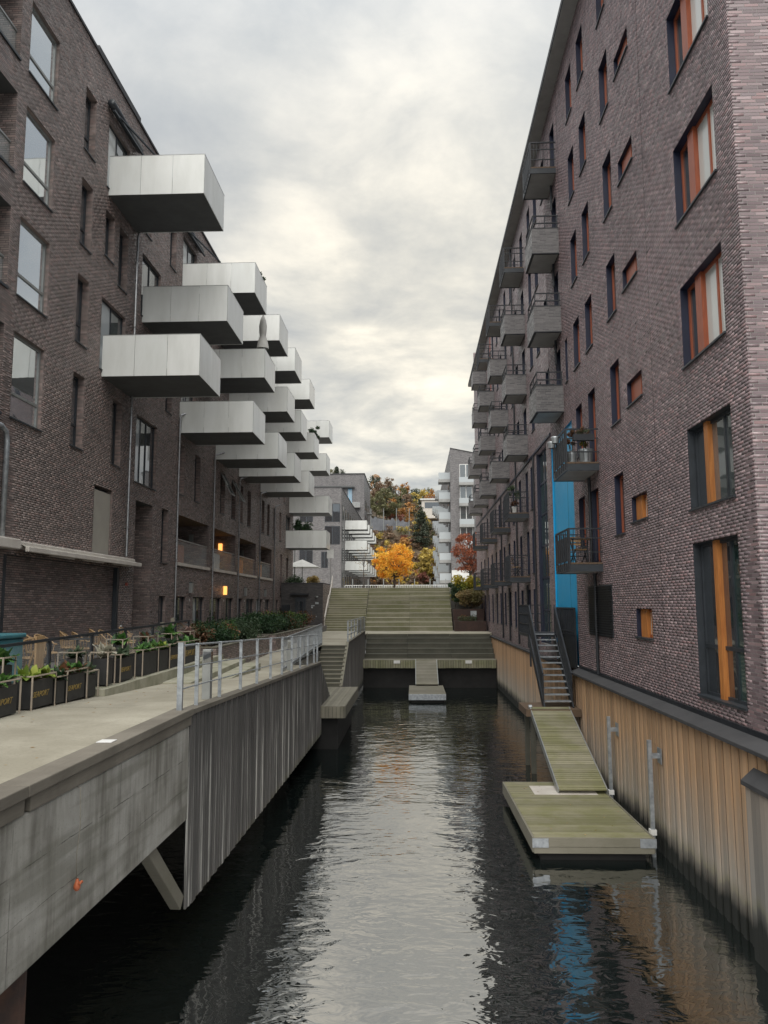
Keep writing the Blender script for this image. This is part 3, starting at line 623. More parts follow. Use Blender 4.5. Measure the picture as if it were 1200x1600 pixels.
# shop awning, rain pipes, lamps, sign plates
aw = MB().box(LF + 0.003, LF + 0.17, 18.95, 27.0, 6.64, 6.84).build('awning_cassette', 'cream_metal', LB); bevel(aw, 0.03)
bevel(MB().box(LF + 0.30, LF + 0.40, 18.95, 27.02, 6.56, 6.70).build('front_bar', 'cream_metal', aw), 0.02)
MB().poly([(LF + 0.16, 19.0, 6.76), (LF + 0.31, 19.0, 6.68), (LF + 0.31, 26.95, 6.68), (LF + 0.16, 26.95, 6.76)], [(0, 1, 2, 3)]).build('cloth', 'screen_cloth', aw)
a2 = MB(); 
for y in (20.5, 22.6, 24.9): a2.bar((LF + 0.2, y, 6.56), (LF + 0.33, y + 1.2, 6.55), 0.05)
a2.build('folding_arm', 'cream_metal', aw)
aw2 = bevel(MB().box(LF + 0.003, LF + 0.3, 9, 18.75, 6.60, 6.86).build('awning_cassette', 'cream_metal', LB), 0.03)
for y, z0, z1 in ((26.33, 6.9, 18.9), (31.95, 3.66, 13.5), (37.83, 3.66, 12.9), (43.4, 3.66, 12.6), (49.4, 3.66, 12.6), (54.6, 3.66, 12.4), (32.4, 14.0, 19)):
    pp = MB().tube([(LF + 0.09, y, z0), (LF + 0.09, y, z1 - 0.4), (LF + 0.12, y + 0.02, z1 - 0.2), (LF + 0.45, y + 0.35, z1)], 0.045, 8)
    for z in np.arange(z0 + 1.0, z1 - 0.6, 2.4): pp.box(LF, LF + 0.14, y - 0.055, y + 0.055, z, z + 0.03)
    pp.build('downpipe', 'steel_pipe', LB)
smooth(MB().tube([(LF + 0.1, 18.2, 6.86), (LF + 0.1, 18.2, 9.2), (LF + 0.1, 18.12, 9.45), (LF + 0.1, 17.9, 9.55), (LF + 0.1, 17.6, 9.55)], 0.065, 10).build('downpipe', 'galvanised', LB))
for i, y in enumerate((34.3, 40.55, 45.5, 51.5)):
    l_ = bevel(MB().box(LF + 0.002, LF + 0.14, y - 0.13, y + 0.13, 5.75, 6.2).build('wall_lamp', 'lamp_warm' if i == 1 else 'alu_grey', LB), 0.01)
    MB().box(LF + 0.002, LF + 0.145, y - 0.14, y + 0.14, 6.2, 6.24).build('lamp_cap', 'anthracite', l_)
    MB().box(LF + 0.002, LF + 0.01, y - 0.06, y + 0.06, 5.4, 5.5).build('number_plate', 'white_paint', LB)
MB().box(LF + 0.002, LF + 0.03, 26.2, 26.32, 4.2, 4.55).build('sign_plate', 'white_paint', LB); MB().box(LF + 0.002, LF + 0.06, 26.55, 26.68, 5.9, 6.0).build('alarm_box', 'red_paint', LB)
# rolled awnings above the upper windows
for y, z in ((23.4, 21.75), (31.6, 21.8)):
    o = smooth(MB().tube([(LF + 0.14, y, z), (LF + 0.14, y + 2.7, z)], 0.13, 10).build('rolled_awning', 'anthracite', LB))
    mb = MB(); mb.bar((LF + 0.15, y + 0.2, z - 0.15), (LF + 1.0, y + 2.9, z - 0.5), 0.05); mb.bar((LF + 0.2, y + 0.1, z - 0.2), (LF + 0.35, y + 2.5, z - 0.35), 0.07); mb.build('arm', 'anthracite', o)
# balconies
BD, BL, BHT = 3.2, 2.65, 1.36
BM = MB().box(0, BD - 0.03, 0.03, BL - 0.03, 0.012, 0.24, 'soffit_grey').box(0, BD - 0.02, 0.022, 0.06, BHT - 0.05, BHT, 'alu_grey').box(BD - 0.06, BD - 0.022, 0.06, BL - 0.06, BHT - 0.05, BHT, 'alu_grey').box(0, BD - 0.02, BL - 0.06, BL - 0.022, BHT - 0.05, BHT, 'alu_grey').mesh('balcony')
pw = BD / 3; PF = MB().box(0.006, pw - 0.006, 0, 0.02, 0, BHT).mesh('panel', 'balcony_panel'); ps = (BL - 0.04) / 2; PS = MB().box(-0.02, 0, 0.006, ps - 0.006, 0, BHT).mesh('panel', 'balcony_panel')
TR = MB().box(0, BD + 0.004, -0.004, 0.03, BHT + 0.001, BHT + 0.02).box(BD - 0.03, BD + 0.004, 0.03, BL, BHT + 0.001, BHT + 0.02).box(BD - 0.008, BD + 0.006, -0.006, 0.0, 0, BHT).mesh('trim', 'alu_grey')
for z, y in LBAL:
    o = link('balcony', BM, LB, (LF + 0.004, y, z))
    for k in range(3): link('panel', PF, o, (k * pw, 0, 0)); link('panel', PF, o, (k * pw, BL - 0.02, 0))
    for k in range(2): link('panel', PS, o, (BD, 0.02 + k * ps, 0))
    link('trim', TR, o)

# ================================================================== RIGHT BUILDING
RF = 5.35; RTOP = 24.34; RC = 12.18
RB = thing('apartment_building', 'tall purple brown brick block with wooden windows along the right bank', 'building')
RO = []
def rop(y0, y1, z0, z1): z0, z1 = snap(z0), snap(z1); RO.append((y0, y1, z0, z1)); return y0, y1, z0, z1
def rwin(y0, y1, z0, z1, **kw):
    y0, y1, a, b_ = rop(y0, y1, z0, z1); return window(RB, RF, y0, a, y1 - y0, b_ - a, 1, **kw)
W1 = 2.08
for i, (a, b_) in enumerate(((9.87, 11.46), (12.76, 14.4), (15.7, 17.34), (18.65, 20.3), (21.6, 23.2))):
    rwin(12.95, 15.03, a, b_, frame='window_wood', panes=[(0, 0.62, 'glass_blind'), (0.62, 1.22, 'glass_blind'), (1.52, W1, 'glass_dark')], boards=[(1.22, 1.52)], depth=0.15, plank='window_wood')
rwin(12.95, 15.03, 7.0, 8.6, frame='anthracite', panes=[(0, 0.62, 'glass_mid'), (0.62, 1.24, 'glass_mid'), (1.42, W1, 'glass_dark')], boards=[(1.24, 1.42)], depth=0.13, reveal='anthracite')
rwin(12.95, 15.03, 3.54, 6.36, frame='anthracite', panes=[(0, 0.66, 'glass_green'), (0.66, 1.10, 'glass_dark'), (1.28, W1, 'glass_dark')], boards=[(1.10, 1.28)], depth=0.13, reveal='anthracite', transoms=(0.32,), name='glazed_door')
wd = dict(frame='window_wood', depth=0.15, fw=0.075)
for a, b_ in ((4.44, 5.08), (7.2, 7.8), (10.1, 10.7), (13.06, 13.62), (15.98, 16.55), (18.9, 19.46), (21.8, 22.4)): 
    w_ = 1.26; rwin(17.78, 19.04, a, b_, panes=[(0.0, 0.38, 'glass_blind')] if a > 9 else [(0.36, 0.72, 'glass_blind')], boards=[(0.38, 1.2)] if a > 9 else [(0.0, 0.36), (0.72, 1.2)], **wd, plank='window_wood' if a > 9 else 'orange_plank')
NZ = [(7.02, 8.6), (9.94, 11.56), (12.88, 14.46), (15.8, 17.42), (18.75, 20.32), (21.68, 23.25)]
for a, b_ in NZ: rwin(19.7, 20.6, a, b_, **wd)
for a, b_ in [(6.42, 8.6), (9.36, 11.56)] + NZ[2:]: rwin(22.4, 23.3, a, b_, **wd)
for a, b_ in NZ: rwin(24.18, 25.08, a, b_, **wd)
nv = dict(frame='navy', depth=0.15, fw=0.07)
for a, b_ in ((12.2, 14.46), (15.12, 17.42), (18.06, 20.32), (21.2, 23.25)):
    for y in (27.35, 36.0, 43.0, 50.0, 55.4, 60.3): rwin(y, y + 0.9, a, b_, **nv)
for a, b_ in NZ[2:]:
    for y in (29.7, 31.7, 33.6, 38.5, 40.4, 45.6, 47.4, 52.9, 57.6, 62.2): rwin(y, y + 0.8, a, b_, **nv)
rwin(26.1, 26.5, 12.9, 14.4, **nv)
for a, b_ in ((4.0, 5.9), (6.6, 8.6), (9.5, 11.4)):
    for y in (34.4, 36.0, 38.4, 41.0, 43.2, 45.6, 48.0, 50.2, 53.0, 55.8, 58.6, 61.5): rwin(y, y + 0.75, a, b_, **nv)
blue = rop(25.8, 29.75, 3.18, 11.4); stairg = rop(30.9, 33.4, 3.6, 11.7); redp = rop(51.6, 52.7, 18.0, 23.9)
sheet('wall', RB, 'brick_right', 'x', RF, RC, 66.5, 2.9, RTOP, RO)
sheet('wall', RB, 'brick_right', 'y', RC, RF, 18, 2.9, RTOP + 3); sheet('wall', RB, 'brick_right', 'y', 66.5, RF, 18, 2.9, RTOP + 3)
full, cut = brick_boxes('x', RF, -1, RC + 0.006, 29.9, 3.18, RTOP, RO); f2, c2 = brick_boxes('y', RC, -1, RF - 0.003, 9.6, 3.0, 21.0, []); lay_bricks(RB, 'brick_right_solid', full + f2, cut + c2)
MB().box(4.9, 19, RC - 0.3, 66.9, RTOP, RTOP + 0.04).build('eave_soffit', 'soffit_pale', RB); MB().box(4.87, 19, RC - 0.33, 66.93, RTOP + 0.041, RTOP + 0.26).build('roof', 'roof_dark', RB)
rc = MB(); x1 = RF + 0.06
rc.box(x1, x1 + 0.03, blue[0], blue[1], blue[2], blue[3], 'blue_paint'); rc.box(RF + 0.002, x1, blue[1], blue[1] + 0.02, blue[2], blue[3], 'blue_paint'); rc.box(RF + 0.002, x1, blue[0] - 0.02, blue[0], blue[2], blue[3], 'blue_paint'); rc.box(RF + 0.002, x1, blue[0], blue[1], blue[3], blue[3] + 0.02, 'blue_paint'); rc.build('blue_panel', None, RB)
rc = MB(); rc.box(RF + 0.02, RF + 0.05, redp[0], redp[1], redp[2], redp[3]); rc.build('red_panel', 'red_paint', RB)
gs = MB().box(RF + 0.12, RF + 0.2, stairg[0], stairg[0] + 0.08, stairg[2], stairg[3]).box(RF + 0.12, RF + 0.2, stairg[1] - 0.08, stairg[1], stairg[2], stairg[3])
for z in np.linspace(stairg[2], stairg[3] - 0.08, 7): gs.box(RF + 0.125, RF + 0.195, stairg[0] + 0.08, stairg[1] - 0.08, z, z + 0.08)
gs.box(RF + 0.001, RF + 0.12, stairg[0] - 0.01, stairg[0], stairg[2], stairg[3]).box(RF + 0.001, RF + 0.12, stairg[1], stairg[1] + 0.01, stairg[2], stairg[3]).box(RF + 0.121, RF + 0.2, 32.1, 32.18, stairg[2] + 0.08, stairg[3] - 0.08)
gs = gs.build('stair_glazing', 'navy', RB)
zl = np.linspace(stairg[2], stairg[3] - 0.08, 7)
for i in range(6):
    for y0, y1 in ((stairg[0] + 0.08, 32.1), (32.18, stairg[1] - 0.08)): MB().box(RF + 0.15, RF + 0.165, y0, y1, zl[i] + 0.08, zl[i + 1]).build('pane', 'glass_green', gs)
MB().box(RF - 0.05, RF + 0.01, 29.8, 66.5, 11.76, 11.86).build('flashing', 'navy', RB)
MB().box(RF - 0.03, RF - 0.001, RC, 25.75, 3.12, 3.24).build('flashing', 'black_steel', RB)
lv = MB().box(RF - 0.02, RF - 0.001, 21.22, 24.1, 4.3, 5.75, ).build('louvre', 'black_steel', RB)
ls = MB().bar((RF - 0.055, 21.26, 0), (RF - 0.055, 24.06, 0), 0.05, 0.012).mesh('slat', 'anthracite')
for z in np.arange(4.36, 5.74, 0.068): o = link('slat', ls, lv, (0, 0, z))
for y, z0, z1 in ((22.95, 3.2, 6.1), (23.25, 6.4, 9.0), (27.9, 14.0, 15.0), (27.9, 17.0, 18.0), (27.9, 20, 21), (36.6, 3.2, 6.1), (43.6, 3.2, 6.1), (34.0, 3.2, 11.7), (39.9, 3.2, 24.2), (47.0, 3.2, 11.7)): MB().tube([(RF - 0.06, y, z0), (RF - 0.06, y, z1)], 0.045, 8).build('downpipe', 'black_steel', RB)
for y, z in ((17.0, 0), (26.8, 0)): MB().box(RF - 0.0065, RF - 0.002, y, y + 0.012, 3.3, RTOP).build('movement_joint', 'under_shadow', RB)
# brick balconies
bdp, bln, bht = 0.97, 1.7, 0.94
bb = MB().box(-bdp, 0, 0, 0.1, 0, bht, 'brick_balcony').box(-bdp, -bdp + 0.1, 0.1, bln - 0.1, 0, bht, 'brick_balcony').box(-bdp, 0, bln - 0.1, bln, 0, bht, 'brick_balcony').box(-bdp + 0.1, -0.002, 0.1, bln - 0.1, 0.03, 0.12, 'soffit_pale').box(-bdp - 0.01, 0, -0.01, bln + 0.01, -0.035, -0.001, 'black_steel').box(-bdp + 0.08, -0.03, 0.08, bln - 0.08, -0.040, -0.036, 'soffit_pale').mesh('balcony')
cpm = MB().box(-bdp - 0.015, 0, -0.015, 0.115, bht, bht + 0.025).box(-bdp - 0.015, -bdp + 0.115, 0.115, bln - 0.115, bht, bht + 0.025).box(-bdp - 0.015, 0, bln - 0.115, bln + 0.015, bht, bht + 0.025).mesh('coping', 'anthracite')
rl = MB()
for z in (bht + 0.22, bht + 0.5):
    rl.bar((-bdp + 0.05, 0.05, z), (0, 0.05, z), 0.04); rl.bar((-bdp + 0.05, 0.05, z), (-bdp + 0.05, bln - 0.05, z), 0.04); rl.bar((-bdp + 0.05, bln - 0.05, z), (0, bln - 0.05, z), 0.04)
for x, y in ((-bdp + 0.05, 0.05), (-bdp + 0.05, bln - 0.05), (-bdp / 2, 0.05), (-0.05, 0.05), (-bdp + 0.05, bln / 2)): rl.bar((x, y, bht), (x, y, bht + 0.52), 0.035)
rlm = rl.mesh('railing', 'black_steel')
RBAL = [(z, 27.0) for z in (12.02, 14.96, 17.92)] + [(z, 35.7) for z in (12.15, 15.05, 18.0)] + [(z, 42.75) for z in (12.2, 15.15, 18.1)] + [(z, 49.75) for z in (12.25, 15.2)] + [(z, 55.1) for z in (12.3, 15.25, 18.3, 21.2)] + [(18.2, 49.8), (12.3, 60.2), (15.3, 60.2)]
for i, (z, y) in enumerate(RBAL):
    o = link('balcony', bb, RB, (RF - 0.003, y, z)); link('coping', cpm, o); link('railing', rlm, o)
# steel balconies with bar railings
def steel_balcony(y, z, ln, panels=True, wood=True):
    d = 0.95
    o = link('balcony', KS[ln][0], RB, (RF - 0.003, y, z)); link('deck', KS[ln][1], o); link('railing', KS[ln][2], o); link('screen', KS[ln][3], o); return o
KS = {}
for ln in (2.05, 1.9):
    d = 0.95; fr = MB()
    fr.box(-d, 0, 0, 0.05, 0, 0.2).box(-d, 0, ln - 0.05, ln, 0, 0.2).box(-d, -d + 0.05, 0.05, ln - 0.05, 0, 0.2).box(-d + 0.05, -0.002, 0.05, ln - 0.05, 0.02, 0.06, 'soffit_pale')
    fr.mats.insert(0, 'anthracite'); fr.m = [0] * 18 + [1] * 6
    dk = MB()
    for k in range(7): dk.box(-d + 0.01 + k * 0.133, -d + 0.135 + k * 0.133, -0.005, ln + 0.005, 0.205, 0.255)
    ra = MB()
    for z in (0.55, 0.95, 1.22): ra.bar((-d + 0.02, 0.02, z), (0, 0.02, z), 0.03 if z < 1.2 else 0.045); ra.bar((-d + 0.02, ln - 0.02, z), (0, ln - 0.02, z), 0.03); ra.bar((-d + 0.02, 0.02, z), (-d + 0.02, ln - 0.02, z), 0.03 if z < 1.2 else 0.045)
    for k in range(8): x = -d + 0.02 + k * 0.125; ra.bar((x, 0.02, 0.3), (x, 0.02, 1.2), 0.014); ra.bar((x, ln - 0.02, 0.3), (x, ln - 0.02, 1.2), 0.014)
    ra.bar((-d + 0.02, 0.02, 0.1), (-d + 0.02, 0.02, 1.22), 0.05); ra.bar((-d + 0.02, ln - 0.02, 0.1), (-d + 0.02, ln - 0.02, 1.22), 0.05)
    sc = MB(); n = 6
    for k in range(n): w_ = (ln - 0.2) / n; sc.box(-d - 0.005, -d + 0.005, 0.1 + k * w_ + 0.03, 0.1 + (k + 1) * w_ - 0.03, 0.3, 1.0); sc.bar((-d - 0.01, 0.1 + k * w_, 0.05), (-d - 0.01, 0.1 + k * w_, 1.22), 0.03)
    KS[ln] = (fr.mesh('balcony'), dk.mesh('deck', 'deck_brown'), ra.mesh('railing', 'black_steel'), sc.mesh('screen', 'black_steel'))
for y, z, ln in ((22.15, 6.14, 2.05), (22.15, 9.04, 2.05), (27.1, 21.06, 1.9), (35.6, 21.02, 1.9), (43.0, 21.1, 1.9), (50.0, 21.2, 1.9)) + tuple((y, z, 1.9) for y in (35.9, 42.9, 49.8, 56.2) for z in (6.24, 9.2)): steel_balcony(y, z, ln)

# ================================================================== RIGHT QUAY
RQ = thing('quay_wall', 'warm brown board wall with dark green algae along the right waterline', 'wall')
XW = 5.15; bmsh = MB().box(0, 0.03, 0.015, 0.150, -0.5, 3.02).mesh('board', 'quay_boards_warm')
ny = int((53.9 - 9.0) / 0.165)
for k in range(ny): link('board', bmsh, RQ, (XW + (0.024 if k % 2 else 0.0), 9.0 + k * 0.165, random.uniform(-.015, .0)))
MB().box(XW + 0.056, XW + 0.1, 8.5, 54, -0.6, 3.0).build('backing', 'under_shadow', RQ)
lg = MB(); lg.poly([(5.02, 6, 3.05), (RF - 0.004, 6, 3.16), (RF - 0.004, 25.78, 3.16), (5.02, 25.78, 3.05), (5.02, 6, 2.98), (5.02, 25.78, 2.98), (RF - .004, 6, 2.98), (RF - .004, 25.78, 2.98)], [(0, 1, 2, 3), (4, 0, 3, 5), (0, 4, 6, 1), (3, 2, 7, 5), (4, 5, 7, 6)]); bevel(lg.build('ledge', 'roof_dark', RQ), 0.012)
MB().box(5.1, RF - 0.02, 29.8, 54, 3.03, 3.1).build('ledge', 'roof_dark', RQ)
# boxed-out cupboard at the right edge
bx = thing('quay_box', 'grey board box with sloping black lid on the right quay wall', 'box', (0, 0, 0))
for k in range(22): MB().box(4.985, 5.01, 9.0 + k * 0.15, 9.145 + k * 0.15, -0.5, 2.55).build('board', 'box_boards', bx)
MB().box(4.99, 5.145, 12.305, 12.33, -0.5, 2.55).build('side_board', 'box_boards', bx)
bevel(MB().poly([(4.94, 8.5, 2.56), (5.145, 8.5, 2.74), (5.145, 12.37, 2.74), (4.94, 12.37, 2.56), (4.94, 8.5, 2.49), (5.145, 8.5, 2.67), (5.145, 12.37, 2.67), (4.94, 12.37, 2.49)], [(0, 1, 2, 3), (7, 6, 5, 4), (0, 4, 5, 1), (3, 2, 6, 7), (0, 3, 7, 4)]).build('lid', 'roof_dark', bx), 0.008)
# mooring guide piles
for y, lab in ((20.45, 'galvanised guide post on the right quay wall, farther one by the gangway foot'), (17.0, 'galvanised guide post on the right quay wall at the raft corner nearest the viewer')):
    t = thing('guide_post', lab, 'post', (4.93, y, 0), group='guide posts of the floating dock')
    MB().box(-0.04, 0.04, -0.04, 0.04, -0.6, 2.36).build('post', 'galvanised', t); MB().box(0.04, 0.21, -0.035, 0.035, 1.99, 2.09).build('bracket', 'galvanised', t); MB().box(0.2, 0.215, -0.13, 0.13, 1.88, 2.20).build('wall_plate', 'galvanised', t)
    MB().box(-0.065, 0.065, -0.065, 0.065, 0.44, 0.55).build('guide_collar', 'white_paint', t)
# floating dock and gangway
def plank_deck(t, x0, x1, y0, y1, z, w=0.12, mat='mossy_plank', along='x', th=0.035, gap=0.010):
    if along == 'x':
        n = int(round((y1 - y0) / w)); w = (y1 - y0) / n; me = MB().box(0, x1 - x0, gap / 2, w - gap / 2, -th, 0).mesh('plank', mat)
        for k in range(n): link('plank', me, t, (x0, y0 + k * w, z + random.uniform(-.003, .003)))
    else:
        n = int(round((x1 - x0) / w)); w = (x1 - x0) / n; me = MB().box(gap / 2, w - gap / 2, 0, y1 - y0, -th, 0).mesh('plank', mat)
        for k in range(n): link('plank', me, t, (x0 + k * w, y0, z + random.uniform(-.003, .003)))
t = thing('floating_dock', 'mossy plank floating dock at the foot of the long gangway on the right', 'dock', (2.40, 16.62, 0.46), math.radians(0.6))
plank_deck(t, 0.03, 2.43, 0.03, 5.0, 0, 0.105, gap=0.014)
for k, (a, b_) in enumerate((((0, 2.46), (0, 0.03)),)): bevel(MB().box(a[0], a[1], b_[0] - 0.02, b_[1] - 0.005, -0.17, 0.012).build('fascia', 'grey_plank', t), 0.006); bevel(MB().box(a[0] + 0.005, a[1] - 0.005, b_[0] - 0.015, b_[1] - 0.005, -0.30, -0.175).build('fascia', 'grey_plank', t), 0.006)
bevel(MB().box(-0.022, 0.025, 0.03, 5.03, -0.29, 0.008).build('fascia', 'grey_plank', t), 0.006); bevel(MB().box(2.435, 2.48, 0.03, 5.03, -0.29, 0.008).build('fascia', 'grey_plank', t), 0.006); MB().box(0.03, 2.43, 5.0, 5.03, -0.29, 0.008).build('fascia', 'grey_plank', t)
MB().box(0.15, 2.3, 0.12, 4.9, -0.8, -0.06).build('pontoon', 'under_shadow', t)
MB().box(-0.03, 0.30, -0.028, -0.021, -0.18, 0.0).build('corner_plate', 'galvanised', t); MB().box(2.16, 2.49, -0.028, -0.021, -0.18, 0.0).build('corner_plate', 'galvanised', t)
MB().box(0.62, 2.2, 3.62, 4.55, 0.004, 0.012).build('slide_plate', 'cream_metal', t)
t = thing('gangway', 'mossy sloping gangway from the right stair landing down to the floating dock', 'gangway', (3.58, 20.35, 0.53))
L_ = math.hypot(25.0 - 20.35, 1.97 - 0.53); t.rotation_euler = (math.atan2(1.97 - 0.53, 25.0 - 20.35), 0, 0)
plank_deck(t, 0.03, 1.22, 0, L_, 0.05, 0.105, gap=0.014)
for x in (0.0, 1.22): MB().box(x, x + 0.03, 0, L_, -0.12, 0.06).build('side_beam', 'alu_grey', t)
MB().tube([(-0.03, L_ - 0.02, 0.05), (0.07, L_ - 0.02, 0.05)], 0.07, 10).build('hinge', 'galvanised', t)
t = thing('landing_deck', 'small brown plank landing at the foot of the black steel stair', 'deck', (3.47, 24.75, 1.97))
plank_deck(t, 0, 1.67, 0, 1.75, 0, 0.13, 'deck_brown', 'x'); MB().box(0, 1.67, -0.03, -0.003, -0.22, 0.0).build('fascia', 'deck_brown', t); MB().box(-0.03, -0.002, -0.03, 1.75, -0.22, 0.0).build('fascia', 'deck_brown', t)
pm = MB().box(-0.07, 0.07, -0.07, 0.07, -2.5, -0.05).mesh('pile', 'dark_plank')
for x, y in ((0.2, 0.2), (1.45, 0.2), (0.2, 1.5), (1.45, 1.5)): link('pile', pm, t, (x, y, 0))
# steel stair on the right
t = thing('steel_stair', 'black steel stair with open treads against the right quay wall', 'stair', (0, 0, 0))
n = 12; ya, yb, za, zb = 25.3, 28.0, 2.16, 4.17
for k in range(n):
    f = k / (n - 1); y = ya + f * (yb - ya); z = za + f * (zb - za)
    MB().box(4.12, 4.95, y - 0.02, y + 0.23, z - 0.03, z).box(4.12, 4.95, y - 0.028, y - 0.021, z - 0.035, z + 0.004).build('tread', 'galvanised', t)
for x in (4.08, 4.98):
    MB().bar((x, ya - 0.15, za - 0.28), (x, yb + 0.15, zb - 0.12), 0.04, 0.28).build('stringer', 'black_steel', t)
    r_ = MB(); r_.bar((x, ya + 0.0, za + 0.85), (x, yb, zb + 1.0), 0.045); r_.bar((x, ya + 0.02, za - 0.1), (x, ya + 0.02, za + 0.86), 0.045); r_.bar((x, yb, zb), (x, yb, zb + 1.0), 0.045)
    r_.bar((x, ya + 0.2, za + 0.35), (x, yb, zb + 0.35), 0.02, 0.02)
    r_.bar((x, ya + 0.02, za + 0.38), (x, yb, zb + 0.52), 0.008, 0.52); r_.build('handrail', 'black_steel', t)
MB().box(4.05, RF - 0.01, 28.05, 30.6, 4.05, 4.16).build('landing', 'black_steel', t)
r_ = MB()
for z in (4.5, 4.85, 5.18): r_.bar((4.08, 28.1, z), (4.08, 30.55, z), 0.035); r_.bar((4.08, 30.55, z), (RF - 0.02, 30.55, z), 0.035)
for y in np.arange(28.1, 30.6, 0.12): r_.bar((4.08, y, 4.16), (4.08, y, 5.18), 0.016)
for x in np.arange(4.1, 5.3, 0.12): r_.bar((x, 30.55, 4.16), (x, 30.55, 5.18), 0.016)
r_.build('landing_railing', 'black_steel', t); MB().box(4.1, 4.16, 28.2, 28.26, 3.0, 4.05).build('bracket', 'black_steel', t)
t = thing('bar_fence', 'black bar fence with solid lower panels in front of the blue recess', 'fence', (5.28, 0, 0))
MB().box(0, 0.03, 25.9, 29.2, 3.1, 4.2).build('panel', 'black_steel', t); r_ = MB(); r_.bar((0, 25.95, 5.08), (0, 29.2, 5.08), 0.05); r_.bar((0, 25.95, 4.3), (0, 29.2, 4.3), 0.05)
for k, y in enumerate(np.arange(25.95, 29.25, 0.105)): r_.bar((0, y, 4.2), (0, y, 5.08), 0.03 if k % 6 else 0.06)
r_.build('railing', 'black_steel', t)

# ================================================================== LEFT QUAY
QC = thing('quay_beam', 'streaked grey concrete quay beam under the promenade at the left edge', 'quay', (0, 0, 0))
b1 = MB().box(-3.85, -3.45, -6, 11.96, 2.02, 3.4).build('beam', 'quay_concrete', QC); bevel(b1, 0.02)
MB().box(-9.8, -3.86, -6, 11.9, 2.9, 3.42).build('deck_slab', 'quay_concrete', QC)
for i, (a, b_) in enumerate(((-6, 2.2), (2.21, 6.9), (6.91, 12.0))):
    bevel(MB().box(-3.72 + 0.01 * i, -3.40, a, b_, 3.55, 3.655).build('cap_beam', 'cap_timber', QC), 0.01); bevel(MB().box(-3.66, -3.43, a + 0.1, b_, 3.405, 3.545).build('cap_beam', 'cap_timber', QC), 0.01)
tag(MB().box(-3.68, -3.5, 9.0, 9.18, 3.658, 3.664).build('marker_plate', 'white_paint'), 'small white plate on the timber kerb above the concrete beam', 'plate')
t = tag(smooth(MB().tube([(-4.15, 7.75, -1), (-4.15, 7.75, 2.88)], 0.36, 20).build('steel_pile', 'rust_pile')), 'thick rusty steel pile in the water below the concrete beam', 'pile')
t = thing('life_line', 'pale rope with orange float hanging down the concrete beam', 'rope', (-3.42, 8.02, 0))
smooth(MB().tube([(-0.10, 0.0, 3.42), (0.0, 0.0, 3.38), (0.015, 0.0, 3.0), (0.0, -0.02, 2.75), (0.01, -0.03, 2.5)], 0.0055, 6).build('rope', 'rope', t))
fl = MB().lathe((0.02, -0.03, 2.36), [(0.001, 0.03), (0.02, 0.035), (0.034, 0.06), (0.034, 0.085), (0.02, 0.12), (0.012, 0.15)], 12); smooth(fl.build('float', 'orange_float', t)); smooth(MB().tube([(0.05, -0.05, 2.46), (0.06, -0.02, 2.48), (0.05, 0.02, 2.46)], 0.012, 8).build('hook', 'orange_float', t))
# board wall
QB = thing('board_wall', 'weathered grey vertical board wall below the promenade railing on the left', 'wall', (0, 0, 0))
y = 12.0; k = 0
while y < 32.3:
    w = 0.15 + 0.03 * ((k * 7) % 5 - 2) / 2
    zt = float(np.interp(y, [12, 28.4], [3.60, 3.12])) if y < 28.4 else float(np.interp(y, [28.4, 32.4], [3.12, 1.2])); zb = float(np.interp(y, [12, 32], [0.72, 0.5]))
    MB().poly([(-3.45, y + .006, zb), (-3.45, y + w - .006, zb), (-3.45, y + w - .006, zt - (0.48 * (w - .01) if y >= 28.4 else 0.03 * w)), (-3.45, y + .006, zt), (-3.48, y + .006, zb), (-3.48, y + w - .006, zb), (-3.48, y + w - .006, zt - (0.48 * (w - .01) if y >= 28.4 else 0.03 * w)), (-3.48, y + .006, zt)], [(0, 1, 2, 3), (7, 6, 5, 4), (0, 3, 7, 4), (1, 5, 6, 2), (3, 2, 6, 7), (0, 4, 5, 1)]).build('board', 'quay_boards_grey', QB, (0.012 * (k % 3), 0, 0)); y += w; k += 1
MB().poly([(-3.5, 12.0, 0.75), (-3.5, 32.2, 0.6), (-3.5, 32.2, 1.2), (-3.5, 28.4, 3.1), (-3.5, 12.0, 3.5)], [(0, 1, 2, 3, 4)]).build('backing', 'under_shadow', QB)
MB().bar((-3.52, 12.0, 3.60), (-3.52, 28.4, 3.12), 0.22, 0.07).build('cap', 'cap_timber', QB)
MB().box(-4.6, -3.5, 28.38, 28.45, 0.9, 3.1).build('end_boards', 'quay_boards_grey', QB)
tag(bevel(MB().bar((-3.62, 10.2, 2.35), (-3.55, 11.9, 0.85), 0.16, 0.2).build('brace', 'grey_plank'), 0.01), 'diagonal grey timber brace between concrete beam and board wall end', 'brace')
